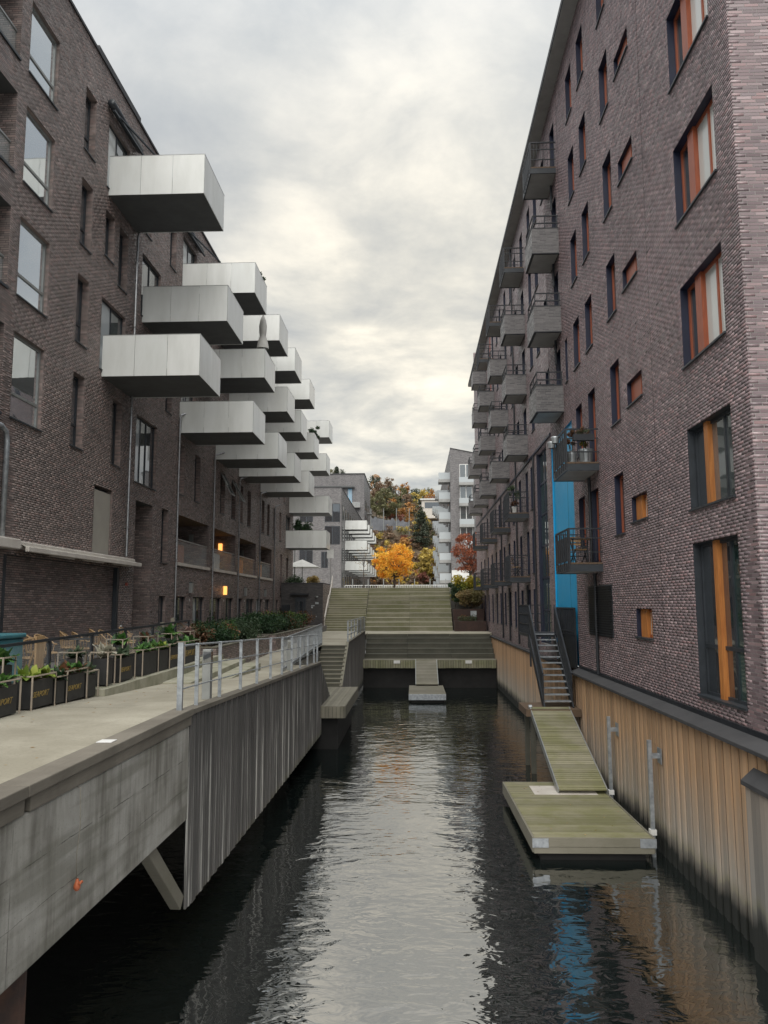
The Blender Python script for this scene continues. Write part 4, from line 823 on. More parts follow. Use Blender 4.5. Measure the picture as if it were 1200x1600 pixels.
# promenade railing (galvanised)
t = thing('railing', 'galvanised promenade railing with three rails on top of the board wall', 'railing', (-3.55, 0, 0))
ry = [12.65, 14.15, 15.85, 17.5, 19.15, 20.8, 22.45, 24.1, 25.75, 27.4, 28.3]; rz_ = lambda y: float(np.interp(y, [12, 28.4], [3.63, 3.15]))
for y in ry: MB().box(-0.03, 0.03, y - 0.01, y + 0.01, rz_(y) + 0.0, rz_(y) + 1.0).build('post', 'galvanised', t)
MB().box(-0.04, 0.04, 11.73, 11.79, 3.64, 4.66).build('end_post', 'galvanised', t)
for hgt in (0.33, 0.64, 0.98): MB().tube([(0, y, rz_(y) + hgt) for y in [11.76] + ry], 0.011 if hgt < 0.9 else 0.016, 8).build('rail', 'galvanised', t)
for y, lab in ((14.0, 'grey square light bollard by the railing, nearer of two'), (23.3, 'grey square light bollard by the railing, farther of two')):
    t = thing('light_bollard', lab, 'bollard', (-3.74, y, rz_(y) - 0.02), group='light bollards along the railing'); bevel(MB().box(-0.075, 0.075, -0.075, 0.075, 0, 0.88).build('body', 'alu_grey', t), 0.008); MB().box(-0.06, 0.082, -0.078, 0.06, 0.62, 0.84).build('light_window', 'glass_dark', t)
tag(MB().box(-4.14, -4.12, 14.6, 14.85, 4.05, 4.28).build('path_sign', 'zinc'), 'small grey blue sign plate behind the nearer light bollard', 'sign')
# left dock, stairs and guard rails
t = thing('side_dock', 'grey plank dock at the foot of the left quay stairs', 'dock', (-4.6, 28.5, 1.57))
plank_deck(t, 0, 2.03, 0, 6.6, 0, 0.13, 'grey_plank', 'y')
for k in range(14): MB().box(0.1 + k * 0.137, 0.225 + k * 0.137, -0.04, -0.012, -0.42, 0.0).build('fascia_board', 'grey_plank', t)
MB().box(2.03, 2.06, -0.04, 6.6, -0.42, 0.0).build('fascia', 'grey_plank', t)
MB().box(0.0, 1.75, 0.3, 6.6, -2.2, -0.06).build('shade_skirt', 'under_shadow', t)  # dark box added to stand for the black shade under the dock
t = thing('quay_stairs', 'narrow grey plank stairs rising from the left dock to the landing', 'stairs', (-4.55, 0, 0))
for k in range(10):
    y = 35.05 + k * 0.325; z = 1.57 + (k + 1) * 0.168
    MB().box(0, 1.24, y, y + 0.34, z - 0.04, z).build('tread', 'grey_plank', t); MB().box(0, 1.24, y + 0.015, y + 0.04, z - 0.17, z - 0.041).build('riser', 'dark_plank', t)
t = thing('stair_parapet', 'dark board parapet wall between the left quay stairs and the canal', 'wall', (0, 0, 0))
MB().poly([(-3.28, 35.0, 0.2), (-3.28, 51.5, 0.2), (-3.28, 51.5, 3.48), (-3.28, 38.4, 3.36), (-3.28, 35.0, 1.6), (-3.36, 35.0, 0.2), (-3.36, 51.5, 0.2), (-3.36, 51.5, 3.48), (-3.36, 38.4, 3.36), (-3.36, 35.0, 1.6)], [(0, 1, 2, 3, 4), (9, 8, 7, 6, 5), (3, 2, 7, 8), (4, 3, 8, 9), (1, 6, 7, 2), (0, 4, 9, 5)]).build('boards', 'quay_boards_grey', t)
cp_ = MB(); cp_.bar((-3.32, 38.4, 3.38), (-3.32, 51.5, 3.5), 0.14, 0.04); cp_.bar((-3.32, 35.0, 1.62), (-3.32, 38.4, 3.38), 0.14, 0.04); cp_.build('cap', 'grey_plank', t)
t = thing('railing', 'short galvanised railing on the parapet beside the quay stairs', 'railing', (-3.32, 0, 0))
for y in (38.6, 40.7, 42.8, 45.0, 47.5, 50.9): MB().box(-0.035, 0.035, y - 0.012, y + 0.012, 3.38, 4.42).build('post', 'galvanised', t)
for z in (3.72, 4.05, 4.4): MB().bar((0, 38.6, z), (0, 51.0, z + 0.02), 0.04).build('rail', 'galvanised', t)
MB().box(-0.02, 0.0, 45.2, 50.9, 3.55, 4.3).build('infill', 'alu_grey', t)
t = thing('railing', 'galvanised guard railing with upright bars behind the left stair opening', 'railing', (0, 0, 0))
pA, pB = Vector((-4.12, 24.2, 3.14)), Vector((-4.62, 38.6, 3.24)); r_ = MB()
for k in range(56):
    p = pA.lerp(pB, k / 55); r_.bar(p, p + Vector((0, 0, 1.0)), 0.02)
r_.build('bars', 'galvanised', t)
for z in (0.1, 1.02): MB().bar(pA + Vector((0, 0, z)), pB + Vector((0, 0, z)), 0.05).build('rail', 'galvanised', t)
for k in range(8): p = pA.lerp(pB, k / 7); MB().bar(p, p + Vector((0, 0, 1.02)), 0.05).build('post', 'galvanised', t)

# ================================================================== BLEACHERS
t = thing('bleacher_steps', 'dark lower timber seating steps rising from the far dock', 'steps', (0, 0, 0))
for k in range(5):
    y = 50.6 + k * 0.68; z = 1.75 + (k + 1) * 0.30
    for j in range(3):
        xa, xb = (-3.26, -0.5, 2.35, 5.12)[j:j + 2]
        MB().box(xa + .008, xb - .008, y, y + 0.335, z - 0.05, z).build('tread_plank', 'dark_plank' if k < 4 else 'tread_plank', t); MB().box(xa + .008, xb - .008, y + 0.345, y + 0.68, z - 0.05, z).build('tread_plank', 'dark_plank' if k < 4 else 'tread_plank', t)
        MB().box(xa + .008, xb - .008, y + 0.02, y + 0.05, z - 0.17, z - 0.055).build('riser_board', 'dark_plank', t); MB().box(xa + .008, xb - .008, y + 0.02, y + 0.05, z - 0.295, z - 0.18).build('riser_board', 'dark_plank', t)
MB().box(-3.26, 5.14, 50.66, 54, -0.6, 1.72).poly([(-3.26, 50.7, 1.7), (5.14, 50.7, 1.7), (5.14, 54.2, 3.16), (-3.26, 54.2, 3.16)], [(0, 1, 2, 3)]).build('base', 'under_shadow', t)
t = thing('far_dock', 'long grey plank dock along the foot of the seating steps', 'dock', (-3.3, 49.4, 1.75))
plank_deck(t, 0, 8.42, 0, 1.25, 0, 0.14, 'grey_plank')
fbm = MB().box(0, 0.14, -0.03, -0.005, -0.5, 0.0).mesh('fascia_board', 'step_plank')
for k in range(53): link('fascia_board', fbm, t, (0.02 + k * 0.158, 0, random.uniform(-.02, .0)))
MB().box(0, 8.42, 0.3, 1.2, -2.4, -0.06).build('shade_skirt', 'under_shadow', t)  # near-black box added as the shade beneath the far dock
for x, lab in ((-1.35, 'small white plate on the far dock edge, left of the gangway'), (3.15, 'small white plate on the far dock edge, right of the gangway')): tag(MB().box(x, x + 0.4, 49.33, 49.355, 1.53, 1.72).build('dock_plate', 'white_paint'), lab, 'plate')
t = thing('gangway', 'short grey plank gangway from the far dock to the small raft', 'gangway', (0.05, 46.4, 0.5)); L_ = math.hypot(3.1, 1.22); t.rotation_euler = (math.atan2(1.22, 3.1), 0, 0)
plank_deck(t, 0, 1.28, 0, L_, 0.05, 0.15, 'grey_plank'); MB().box(-0.04, 0, 0, L_, -0.08, 0.07).build('side_beam', 'alu_grey', t); MB().box(1.28, 1.32, 0, L_, -0.08, 0.07).build('side_beam', 'alu_grey', t)
t = thing('raft', 'small square plank raft floating in mid canal below the far dock', 'raft', (-0.33, 42.1, 0.45)); plank_deck(t, 0, 1.93, 0, 4.6, 0, 0.15, 'grey_plank')
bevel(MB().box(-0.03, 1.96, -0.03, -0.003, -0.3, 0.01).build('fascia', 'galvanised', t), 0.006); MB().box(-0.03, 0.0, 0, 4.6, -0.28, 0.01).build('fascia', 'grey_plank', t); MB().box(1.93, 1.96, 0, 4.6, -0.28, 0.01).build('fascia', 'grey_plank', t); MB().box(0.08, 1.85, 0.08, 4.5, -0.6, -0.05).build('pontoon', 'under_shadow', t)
t = thing('bleacher_steps', 'broad mossy upper timber seating steps leading up to the plaza', 'steps', (0, 0, 0))
for k in range(10):
    y = 58.1 + k * 0.55; z = 3.255 + (k + 1) * 0.331
    for xa, xb in ((-3.72, -0.4), (-0.4, 2.82)):
        MB().box(xa + .006, xb - .006, y, y + 0.27, z - 0.05, z).build('tread_plank', 'tread_plank', t); MB().box(xa + .006, xb - .006, y + 0.28, y + 0.55, z - 0.05, z).build('tread_plank', 'tread_plank', t)
        MB().box(xa + .006, xb - .006, y + 0.02, y + 0.05, z - 0.185, z - 0.055).build('riser_board', 'step_plank', t); MB().box(xa + .006, xb - .006, y + 0.02, y + 0.05, z - 0.325, z - 0.195).build('riser_board', 'step_plank', t)
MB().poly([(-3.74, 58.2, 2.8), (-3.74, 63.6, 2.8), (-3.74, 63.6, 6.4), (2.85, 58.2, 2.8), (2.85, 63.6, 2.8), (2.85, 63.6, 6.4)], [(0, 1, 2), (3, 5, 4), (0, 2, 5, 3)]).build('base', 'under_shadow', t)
t = thing('stairs', 'grey plank walking stairs left of the seating steps', 'stairs', (0, 0, 0))
for k in range(19):
    y = 58.1 + k * 0.29; z = 3.255 + (k + 1) * 0.1742 + (0.01 if k == 9 else 0)
    MB().box(-6.85, -3.76, y, y + 0.3, z - 0.04, z).build('tread', 'tread_plank', t); MB().box(-6.85, -3.76, y + 0.015, y + 0.04, z - 0.17, z - 0.041).build('riser', 'step_plank', t)
t = thing('handrail', 'pale double handrail up the left side of the walking stairs', 'handrail', (-6.75, 0, 0))
r_ = MB()
for h_ in (0.75, 1.0): r_.tube([(0, 58.0, 3.3 + h_), (0, 60.7, 4.95 + h_), (0, 61.2, 4.98 + h_), (0, 63.6, 6.56 + h_)], 0.035, 8)
r_.build('rail', 'cream_metal', t); r_ = MB()
for y, z in ((58.1, 3.3), (60.9, 4.95), (63.5, 6.5)): r_.bar((0, y, z), (0, y, z + 1.0), 0.05)
r_.build('post', 'cream_metal', t)
# dark brick annex with a door
t = thing('brick_annex', 'dark brick annex with a grey door beside the walking stairs', 'annex', (0, 0, 0))
MB().box(-10.04, -6.88, 58.0, 63.4, 3.0, 6.78).build('wall', 'brick_dark', t); MB().box(-10.03, -6.86, 57.98, 63.4, 6.78, 6.86).build('coping', 'roof_dark', t); MB().box(-6.879, -6.84, 58.03, 63.4, 3.2, 6.77).build('wall', 'brick_left', t)
d_ = MB().box(-8.95, -8.15, 57.93, 57.99, 3.28, 5.75).build('door', 'anthracite', t); MB().box(-8.75, -8.35, 57.915, 57.928, 4.55, 5.45).build('pane', 'glass_dark', d_); MB().box(-8.75, -8.35, 57.915, 57.928, 3.6, 4.2).build('pane', 'glass_dark', d_); MB().box(-8.27, -8.22, 57.87, 57.925, 4.3, 4.42).build('handle', 'steel_pipe', d_)
MB().box(-9.3, -7.9, 57.75, 57.97, 5.95, 6.05).build('canopy', 'black_steel', t)
pl = MB(); pl.box(-7.75, -7.5, 57.96, 57.985, 5.1, 5.18).box(-7.75, -7.62, 57.96, 57.985, 4.95, 5.07).box(-7.45, -7.2, 57.96, 57.985, 5.25, 5.4).box(-7.4, -7.33, 57.96, 57.985, 4.3, 4.38).build('sign_plate', 'zinc', t); MB().lathe((-7.35, 57.94, 5.85), [(0.13, 0.0), (0.11, -0.08), (0.03, -0.12)], 10).build('lamp', 'zinc', t)
MB().box(-9.9, -9.35, 57.5, 57.99, 3.2, 5.2).build('recess', 'black_steel', t)

# ================================================================== TERRACE: planters, chairs
t = thing('kerb', 'pale concrete kerb that rises beside the sinking path below the planters', 'kerb', (0, 0, 0))
def wedge(x0, x1, y0, y1, ztop0, ztop1, name='kerb_stone'): return bevel(MB().poly([(x0, y0, 3.0), (x1, y0, 3.0), (x1, y1, 3.0), (x0, y1, 3.0), (x0, y0, ztop0), (x1, y0, ztop0), (x1, y1, ztop1), (x0, y1, ztop1)], [(0, 3, 2, 1), (4, 5, 6, 7), (0, 1, 5, 4), (1, 2, 6, 5), (2, 3, 7, 6), (3, 0, 4, 7)]).build(name, 'kerb_concrete', t), 0.008)
for k in range(6): wedge(-6.64, -6.16, 15.4 + k * 1.6, 16.99 + k * 1.6, 3.57 + 0.012 * k, 3.575 + 0.012 * k)
t = thing('low_steps', 'two long low concrete steps below the planter kerb', 'steps', (0, 0, 0))
wedge(-6.15, -5.45, 18.9, 25.0, 3.36, 3.50, 'step'); wedge(-5.44, -4.95, 21.0, 25.0, 3.27, 3.38, 'step')
GR = [(0.055, 0.16, 0.028), (0.09, 0.22, 0.045), (0.04, 0.11, 0.025), (0.13, 0.25, 0.06)]
YG = [(0.22, 0.30, 0.04), (0.30, 0.34, 0.06), (0.15, 0.22, 0.03)]; DG = [(0.025, 0.06, 0.02), (0.03, 0.07, 0.026), (0.02, 0.045, 0.018)]; BR = [(0.16, 0.07, 0.035), (0.22, 0.10, 0.05), (0.10, 0.06, 0.03)]; GG = [(0.06, 0.10, 0.05), (0.09, 0.13, 0.07), (0.05, 0.08, 0.04)]
def text_mesh(txt, size):
    cu = bpy.data.curves.new('lettering', 'FONT'); cu.body = txt; cu.size = size; cu.shear = 0.35; cu.extrude = 0.003; cu.resolution_u = 2
    o = bpy.data.objects.new('lettering', cu); C.objects.link(o); dg = bpy.context.evaluated_depsgraph_get(); me = bpy.data.meshes.new_from_object(o.evaluated_get(dg)); bpy.data.objects.remove(o); me.materials.clear(); me.materials.append(MATS['gold_letters']); return me
TXT = text_mesh('SEAPORT', 0.155)
def planter(y0, y1, h, x0, d, z, label, text, fh, grp):
    t = thing('planter', label, 'planter', (x0, y0, z), group=grp); w = y1 - y0
    bd = MB().box(-d, 0, 0, w, 0.02, h); bd.build('box', 'planter_black', t); MB().box(-d + 0.02, -0.02, 0.02, w - 0.02, h + 0.001, h + 0.006).build('soil', 'earth', t)
    f = MB(); e = 0.035; q = 0.022
    for yy in (-e, w + e):
        for xx in (e, -d - e): f.bar((xx, yy, 0), (xx, yy, fh), q)
        f.bar((e, yy, fh), (-d - e, yy, fh), q)
    for xx in (e, -d - e): f.bar((xx, -e, fh), (xx, w + e, fh), q)
    f.build('frame', 'beige_tube', t)
    if text:
        o = link('lettering', TXT, t, (0.004, 0.06, h * 0.42)); o.rotation_euler = (math.pi / 2, 0, math.pi / 2); o.scale = (w / 0.9,) * 2 + (1,)
    return t
PX = -6.32
pl_spec = [(10.6, 11.35, 0.46, 1, 'leftmost low planter box, half cut by the picture edge'), (11.5, 12.27, 0.46, 1, 'low black planter box whose SEAPORT lettering is cut at the left edge'), (12.72, 13.49, 0.46, 1, 'low black planter box with gold SEAPORT lettering, second from the left edge'), (14.02, 14.80, 0.48, 1, 'low black planter box with gold SEAPORT lettering, just before the kerb begins'), (16.55, 17.35, 0.5, 1, 'low black planter box with faint SEAPORT lettering above the kerb start'), (17.9, 18.95, 0.52, 0, 'plain low black planter box with bright lettuce above the kerb'), (19.9, 20.85, 0.55, 1, 'low black planter box with faint SEAPORT lettering beyond the bright lettuce'), (21.2, 22.6, 0.55, 1, 'longest low black planter box at the far end of the terrace'), (13.56, 13.95, 0.40, 0, 'short plain planter box between the second and third SEAPORT planters'), (14.88, 15.33, 0.42, 0, 'short plain planter box between the third SEAPORT planter and the kerb'), (19.02, 19.82, 0.52, 0, 'plain low black planter box just beyond the bright lettuce planter')]
def rosette(t, cx, cy, z, n, size, cols, up=0.5):
    V = []; F = []; cc = []
    for i in range(n):
        a = random.uniform(0, 6.283); tilt = random.uniform(0.15, 1.2); L = size * random.uniform(0.6, 1.1); w = L * random.uniform(0.22, 0.34); dx, dy = math.cos(a), math.sin(a); col = np.array(random.choice(cols)) * random.uniform(0.7, 1.25); prev = None
        for k in range(5):
            s = k / 4; ang = tilt * (0.4 + s * 0.9); r = L * s * math.sin(min(ang, 1.5)) ; zz_ = L * s * math.cos(ang) ; ww = w * math.sin(math.pi * (0.12 + 0.86 * s)) ; wob = 0.02 * math.sin(k * 2.4 + i)
            p1 = (cx + dx * r - dy * ww, cy + dy * r + dx * ww, z + zz_ + wob); p2 = (cx + dx * r + dy * ww, cy + dy * r - dx * ww, z + zz_ - wob); V += [p1, p2]
            if k: b0 = len(V) - 4; F.append((b0, b0 + 1, b0 + 3, b0 + 2)); cc.append(col)
    return V, F, cc
def leafy(name, label, cat, loc, spots, n, size, cols, grp=None):
    t = thing(name, label, cat, loc, group=grp); V = []; F = []; cc = []
    for sx, sy in spots:
        v, f, c_ = rosette(t, sx, sy, 0, n, size, cols); o = len(V); V += v; F += [tuple(i + o for i in q) for q in f]; cc += c_
    link('leaves', np_mesh('leaves', np.array(V), np.array(F), 'foliage', np.array(cc)), t); return t
for i, (y0, y1, h, tx, lab) in enumerate(pl_spec):
    zb = pz(y0) if y0 < 15.4 else 3.585; planter(y0, y1, h, PX, 0.30, zb, lab, tx, h + 0.09, 'low planter boxes in front of the terrace')
veg = [(0, GR, 'lettuce at the very left picture edge'), (1, GR, 'bright green chard leaves in the planter at the left edge'), (2, YG, 'yellow green fern like leaves in the second planter from the left'), (3, GR + BR, 'mixed green and purple salad leaves in the planter before the kerb'), (4, GG, 'dull grey green leaves in the first planter above the kerb'), (5, GR, 'bright lettuce in the plain planter above the kerb'), (6, DG, 'dark green leaves in the planter beyond the bright lettuce'), (7, GR, 'light green leaves in the longest planter at the terrace end'), (8, DG, 'small dark leaves in the short box between the SEAPORT planters'), (9, GG, 'grey green leaves in the short box before the kerb'), (10, YG + GR, 'yellow green leaves in the plain box beyond the bright lettuce')]
for i, cols, lab in veg:
    y0, y1, h, tx, _ = pl_spec[i]; zb = (pz(y0) if y0 < 15.4 else 3.585) + h
    leafy('planter_plant', lab, 'plant', (PX - 0.15, y0, zb), [(random.uniform(-.08, .08), (k + 0.5) / 4 * (y1 - y0)) for k in range(4)], 13, 0.26, cols, 'plants in the low planters')
tall = [(12.33, 'tall black planter box between the two left SEAPORT planters'), (15.05, 'tall black planter box where the kerb begins'), (15.85, 'slim black planter box right after the kerb begins'), (17.42, 'tall black planter box left of the bright lettuce planter'), (19.1, 'tall black planter box right of the bright lettuce planter'), (20.95, 'tall black planter box before the longest planter'), (22.7, 'tallest end planter with pinkish brown dried plant')]
for i, (y, lab) in enumerate(tall):
    zb = pz(y) if y < 15.4 else 3.585; h = 0.74 if i != 2 else 0.55
    planter(y, y + 0.32, h, PX - (0.30 if i != 2 else 0.0), 0.30, zb, lab, 0, h + 0.13, 'tall planter boxes')
    leafy('planter_plant', ['small fern in the tall planter by the left SEAPORT boxes', 'blue green cabbage leaves in the tall planter at the kerb start', 'large pale grey leaves hanging over the slim planter', 'fresh green leaves in the tall planter left of the lettuce', 'reddish green leaves in the tall planter right of the lettuce', 'feathery green dill in the tall planter before the longest one', 'pinkish dried hydrangea in the tallest end planter'][i], 'plant', (PX - (0.45 if i != 2 else 0.15), y + 0.16, zb + h), [(0, 0), (0.05, 0.06)], 16, [0.3, 0.26, 0.34, 0.3, 0.26, 0.42, 0.3][i], [GR, GG, [(0.42, 0.40, 0.32), (0.5, 0.48, 0.38)], GR, BR + GG, GR, [(0.30, 0.20, 0.17), (0.24, 0.15, 0.12)]][i], 'plants in the tall planters')
# glass screen with black handrail
t = thing('glass_screen', 'glass wind screen with black handrail behind the planters', 'screen', (-6.80, 0, 0))
gy = [10.5, 12.4, 14.3, 16.2, 18.1, 20.0, 21.9, 23.2]; gz = lambda y: float(np.interp(y, [10.5, 23.2], [4.50, 4.74]))
for a, b_ in zip(gy[:-1], gy[1:]): MB().poly([(0, a + .03, 3.68), (0, b_ - .03, 3.68), (0, b_ - .03, gz(b_)), (0, a + .03, gz(a))], [(0, 1, 2, 3)]).build('glass_panel', 'clear_glass', t)
for y in gy: MB().box(-0.03, 0.03, y - 0.03, y + 0.03, 3.66, gz(y)).build('post', 'black_steel', t)
MB().bar((0, 10.4, gz(10.4) + 0.02), (0, 23.25, gz(23.25) + 0.02), 0.05).build('handrail', 'black_steel', t)
# rattan chairs
def chair_meshes():
    seat = MB().lathe((0, 0, 0.40), [(0.001, 0.0), (0.24, 0.0), (0.26, 0.02), (0.24, 0.045), (0.001, 0.04)], 14).mesh('seat', 'rattan')
    back = MB(); prev = None
    pts = []
    for k in range(15):
        a = math.radians(-20 + 220 * k / 14); pts.append((0.31 * math.cos(a), 0.28 * math.sin(a), 0.62 + 0.24 * max(0, math.sin(a)) ** 0.8))
    back.tube(pts, 0.02, 6)
    for k in range(1, 14): p = pts[k]; back.tube([(p[0] * 0.78, p[1] * 0.82, 0.42), (p[0] * 0.95, p[1] * 0.95, 0.55), p], 0.009, 5)
    back = back.mesh('backrest', 'rattan')
    leg = MB().tube([(0, 0, 0.41), (0.04, 0.0, 0)], 0.015, 6).mesh('leg', 'rattan'); return seat, back, leg
CS = chair_meshes()
chs = [(-9.35, 19.0, 0.2, 'rattan armchair nearest the awning wall, left end of the terrace chairs'), (-8.4, 16.9, 1.9, 'rattan armchair closest to the glass screen beside the teal bin'), (-8.9, 18.6, -0.3, 'rattan armchair just right of the teal bin'), (-8.8, 20.4, 0.4, 'rattan armchair in the middle of the terrace row, front'), (-9.4, 21.0, 0.1, 'rattan armchair in the middle of the terrace row, back by the wall'), (-8.7, 21.9, -0.2, 'rattan armchair right of the middle of the terrace row, front'), (-9.4, 22.9, 0.3, 'rattan armchair right of the middle of the terrace row, back by the wall'), (-8.8, 23.7, 0.1, 'rattan armchair second from the right end of the terrace'), (-9.3, 25.0, -0.1, 'rattan armchair at the right end of the terrace, by the dark door frame')]
for x, y, a, lab in chs:
    t = thing('rattan_chair', lab, 'chair', (x, y, 3.66), a - math.pi / 2 + 3.4, 'rattan chairs on the terrace'); link('seat', CS[0], t); link('backrest', CS[1], t)
    for k in range(4): q = math.pi / 4 + k * math.pi / 2; l = link('leg', CS[2], t, (0.19 * math.cos(q), 0.19 * math.sin(q), 0), q)
t = thing('storage_bin', 'teal plastic bin with rounded lid at the left edge of the terrace', 'bin', (-8.6, 15.0, 3.66)); bevel(MB().box(-0.5, 0.5, -0.4, 0.9, 0, 0.9).build('body', 'teal_plastic', t), 0.04); bevel(MB().box(-0.54, 0.54, -0.44, 0.94, 0.905, 1.0).build('lid', 'teal_plastic', t), 0.03)
t = thing('board_stand', 'pale wooden board standing beside the teal bin', 'board', (-8.0, 16.2, 3.66)); bevel(MB().box(-0.02, 0.02, 0, 0.35, 0, 0.92).build('panel', 'light_wood', t), 0.005); MB().bar((-0.02, 0.17, 0.85), (-0.3, 0.17, 0.0), 0.04).build('prop', 'light_wood', t)
for (x, y), lab in zip(((-8.6, 19.6), (-9.2, 21.9), (-8.3, 24.3)), ('dark round cafe table at the left among the rattan chairs', 'dark round cafe table in the middle of the rattan chairs', 'dark round cafe table at the right among the rattan chairs')):
    t = thing('cafe_table', lab, 'table', (x, y, 3.66), group='cafe tables'); MB().lathe((0, 0, 0.70), [(0.001, 0.03), (0.33, 0.03), (0.34, 0.015), (0.33, 0), (0.001, 0)], 18).build('table_top', 'black_steel', t); MB().tube([(0, 0, 0.02), (0, 0, 0.7)], 0.03, 8).build('leg', 'black_steel', t); MB().lathe((0, 0, 0), [(0.22, 0), (0.2, 0.02), (0.001, 0.03)], 14).build('base', 'black_steel', t)
for k, lab in enumerate(('leaning weathered grey plank at the terrace end, left of two', 'leaning weathered grey plank at the terrace end, right of two')): tag(MB().bar((-8.1 + 0.25 * k, 25.2 + 0.3 * k, 3.66), (-8.3 + 0.25 * k, 25.3 + 0.3 * k, 4.66 + 0.14 * k), 0.12, 0.04).build('loose_plank', 'grey_plank'), lab, 'plank')
# raised brick beds with shrubs
for (y0, y1, x0, x1, lab) in ((24.6, 33.5, -9.4, -6.3, 'low dark brick planting bed right after the terrace planters'), (35.2, 50.0, -9.4, -6.3, 'low dark brick planting bed farther along by the annex')):
    t = thing('raised_bed', lab, 'planting bed', (0, 0, 0), group='raised beds along the building'); w_ = 0.2
    MB().box(x0, x1, y0, y0 + w_, 2.9, 3.86).box(x0, x1, y1 - w_, y1, 2.9, 3.86).box(x1 - w_, x1, y0 + w_, y1 - w_, 2.9, 3.86).box(x0, x0 + w_, y0 + w_, y1 - w_, 2.9, 3.86).build('wall', 'brick_left', t); MB().box(x0 + w_, x1 - w_, y0 + w_, y1 - w_, 3.5, 3.80).build('soil', 'earth', t)
    MB().box(x0 - .01, x1 + .01, y0 - .01, y0 + w_, 3.861, 3.9).box(x1 - w_, x1 + .01, y0 + w_, y1, 3.861, 3.9).build('coping', 'grey_plank', t)
bush_cols = [DG, DG + GR[2:3], BR + DG, GG, DG, YG[2:] + BR]; side = ['by the terrace planters', 'second', 'third', 'fourth', 'fifth', 'sixth', 'seventh', 'eighth', 'ninth', 'tenth', 'eleventh', 'twelfth']
k = 0
for y in (25.6, 27.4, 29.2, 31.2, 32.8): 
    kind = ['reddish brown', 'dark green', 'green brown mixed', 'grey green', 'dark evergreen'][k % 5]
    shrub('shrub', f'{kind} low shrub in the nearer brick bed, ' + ['nearest the terrace', 'second from the terrace', 'middle one', 'second from the far end', 'at its far end'][k], 'shrub', (-7.6 + 0.4 * (k % 2), y, 3.8), 1.0, 0.75, [BR + DG, DG, BR + GR, GG, DG][k], 18, 150, 0.055, 'shrubs in the raised beds'); k += 1
for j, y in enumerate((36.4, 38.6, 41.0, 43.4, 45.8, 48.2)):
    kind = ['dark evergreen', 'olive green', 'dense dark', 'rusty brown', 'olive', 'reddish'][j]
    shrub('shrub', f'{kind} low shrub in the farther brick bed, ' + ['nearest', 'second', 'third', 'fourth', 'fifth', 'last by the annex door'][j], 'shrub', (-7.5, y, 3.8), 1.25, 0.95, [DG, YG[2:] + DG, DG, BR + DG, DG + YG[2:], BR][j], 18, 150, 0.065, 'shrubs in the raised beds')

# ================================================================== things on balconies
shrub('balcony_shrub', 'small dark shrub on the second top row white balcony', 'plant', (-7.2, 33.9, 18.95 + 0.85), 0.42, 0.75, DG, 12, 90, 0.06)
shrub('balcony_shrub', 'small leafy tree on a far white balcony in the middle row', 'plant', (-7.1, 54.0, 16.5), 0.55, 1.5, DG + GG, 14, 110, 0.06)
shrub('balcony_vine', 'green vine hanging over the lowest far white balcony', 'plant', (-8.9, 61.2, 10.7), 0.9, 1.3, GR[2:3] + DG, 16, 110, 0.07)
t = thing('closed_parasol', 'folded white grey parasol standing on a middle row white balcony', 'parasol', (-7.1, 35.1, 15.89)); smooth(MB().lathe((0, 0, 1.35), [(0.30, 0.0), (0.24, 0.35), (0.14, 0.62), (0.16, 0.7), (0.19, 1.1), (0.14, 1.4), (0.04, 1.65), (0.01, 1.72)], 12).build('canopy', 'parasol_cloth', t)); MB().tube([(0, 0, 0), (0, 0, 3.15)], 0.02, 8).build('pole', 'alu_grey', t); MB().box(-0.25, 0.25, -0.25, 0.25, 0, 0.06).build('base', 'soffit_grey', t)
def pot(label, loc, r, h, mat, cols=None, ph=0.5, plab=None, pr=0.2):
    t = thing('plant_pot', label, 'pot', loc); smooth(MB().lathe((0, 0, 0), [(r * 0.75, 0), (r * 0.95, h * 0.8), (r, h), (r * 0.92, h), (r * 0.88, h * 0.85), (0.001, h * 0.85)], 16).build('vessel', mat, t)); MB().lathe((0, 0, h * 0.86), [(0.001, 0.01), (r * 0.86, 0.01)], 12).build('soil', 'earth', t)
    if cols: shrub('pot_plant', plab, 'plant', (loc[0], loc[1], loc[2] + h * 0.85), pr, ph, cols, 9, 60, 0.04)
pot('large zinc tub on the upper of the two near black balconies', (5.05, 22.5, 9.3), 0.22, 0.42, 'zinc', BR + YG, 0.6, 'dry brown grasses in the large zinc tub')
pot('smaller zinc tub on the upper of the two near black balconies', (4.65, 22.55, 9.3), 0.16, 0.36, 'zinc', BR, 0.8, 'thin brown climbing stems in the smaller zinc tub')
pot('silver pot hanging outside the upper near black balcony rail', (4.32, 23.9, 10.05), 0.13, 0.2, 'zinc'); pot('silver pot hanging outside the upper near black balcony rail, nearer one', (4.32, 23.3, 10.08), 0.13, 0.2, 'zinc')
t = thing('flower_box', 'black flower box hooked on the upper near balcony rail', 'flower box', (4.85, 22.10, 9.9)); MB().box(-0.25, 0.35, -0.1, 0.05, 0, 0.18).build('box', 'black_steel', t); shrub('balcony_plant', 'low green and brown herbs in the black flower box', 'plant', (4.9, 22.08, 10.07), 0.25, 0.2, GG + BR, 8, 50, 0.03)
pot('white pot on the far black balcony at second floor', (4.7, 36.1, 9.46), 0.14, 0.28, 'white_paint', BR, 0.4, 'reddish plant in the white balcony pot'); pot('dark pot with small tree on the far black balcony', (4.75, 36.6, 9.46), 0.18, 0.4, 'black_steel', GR[2:3] + GG, 1.1, 'small round green tree on the far black balcony', 0.36)
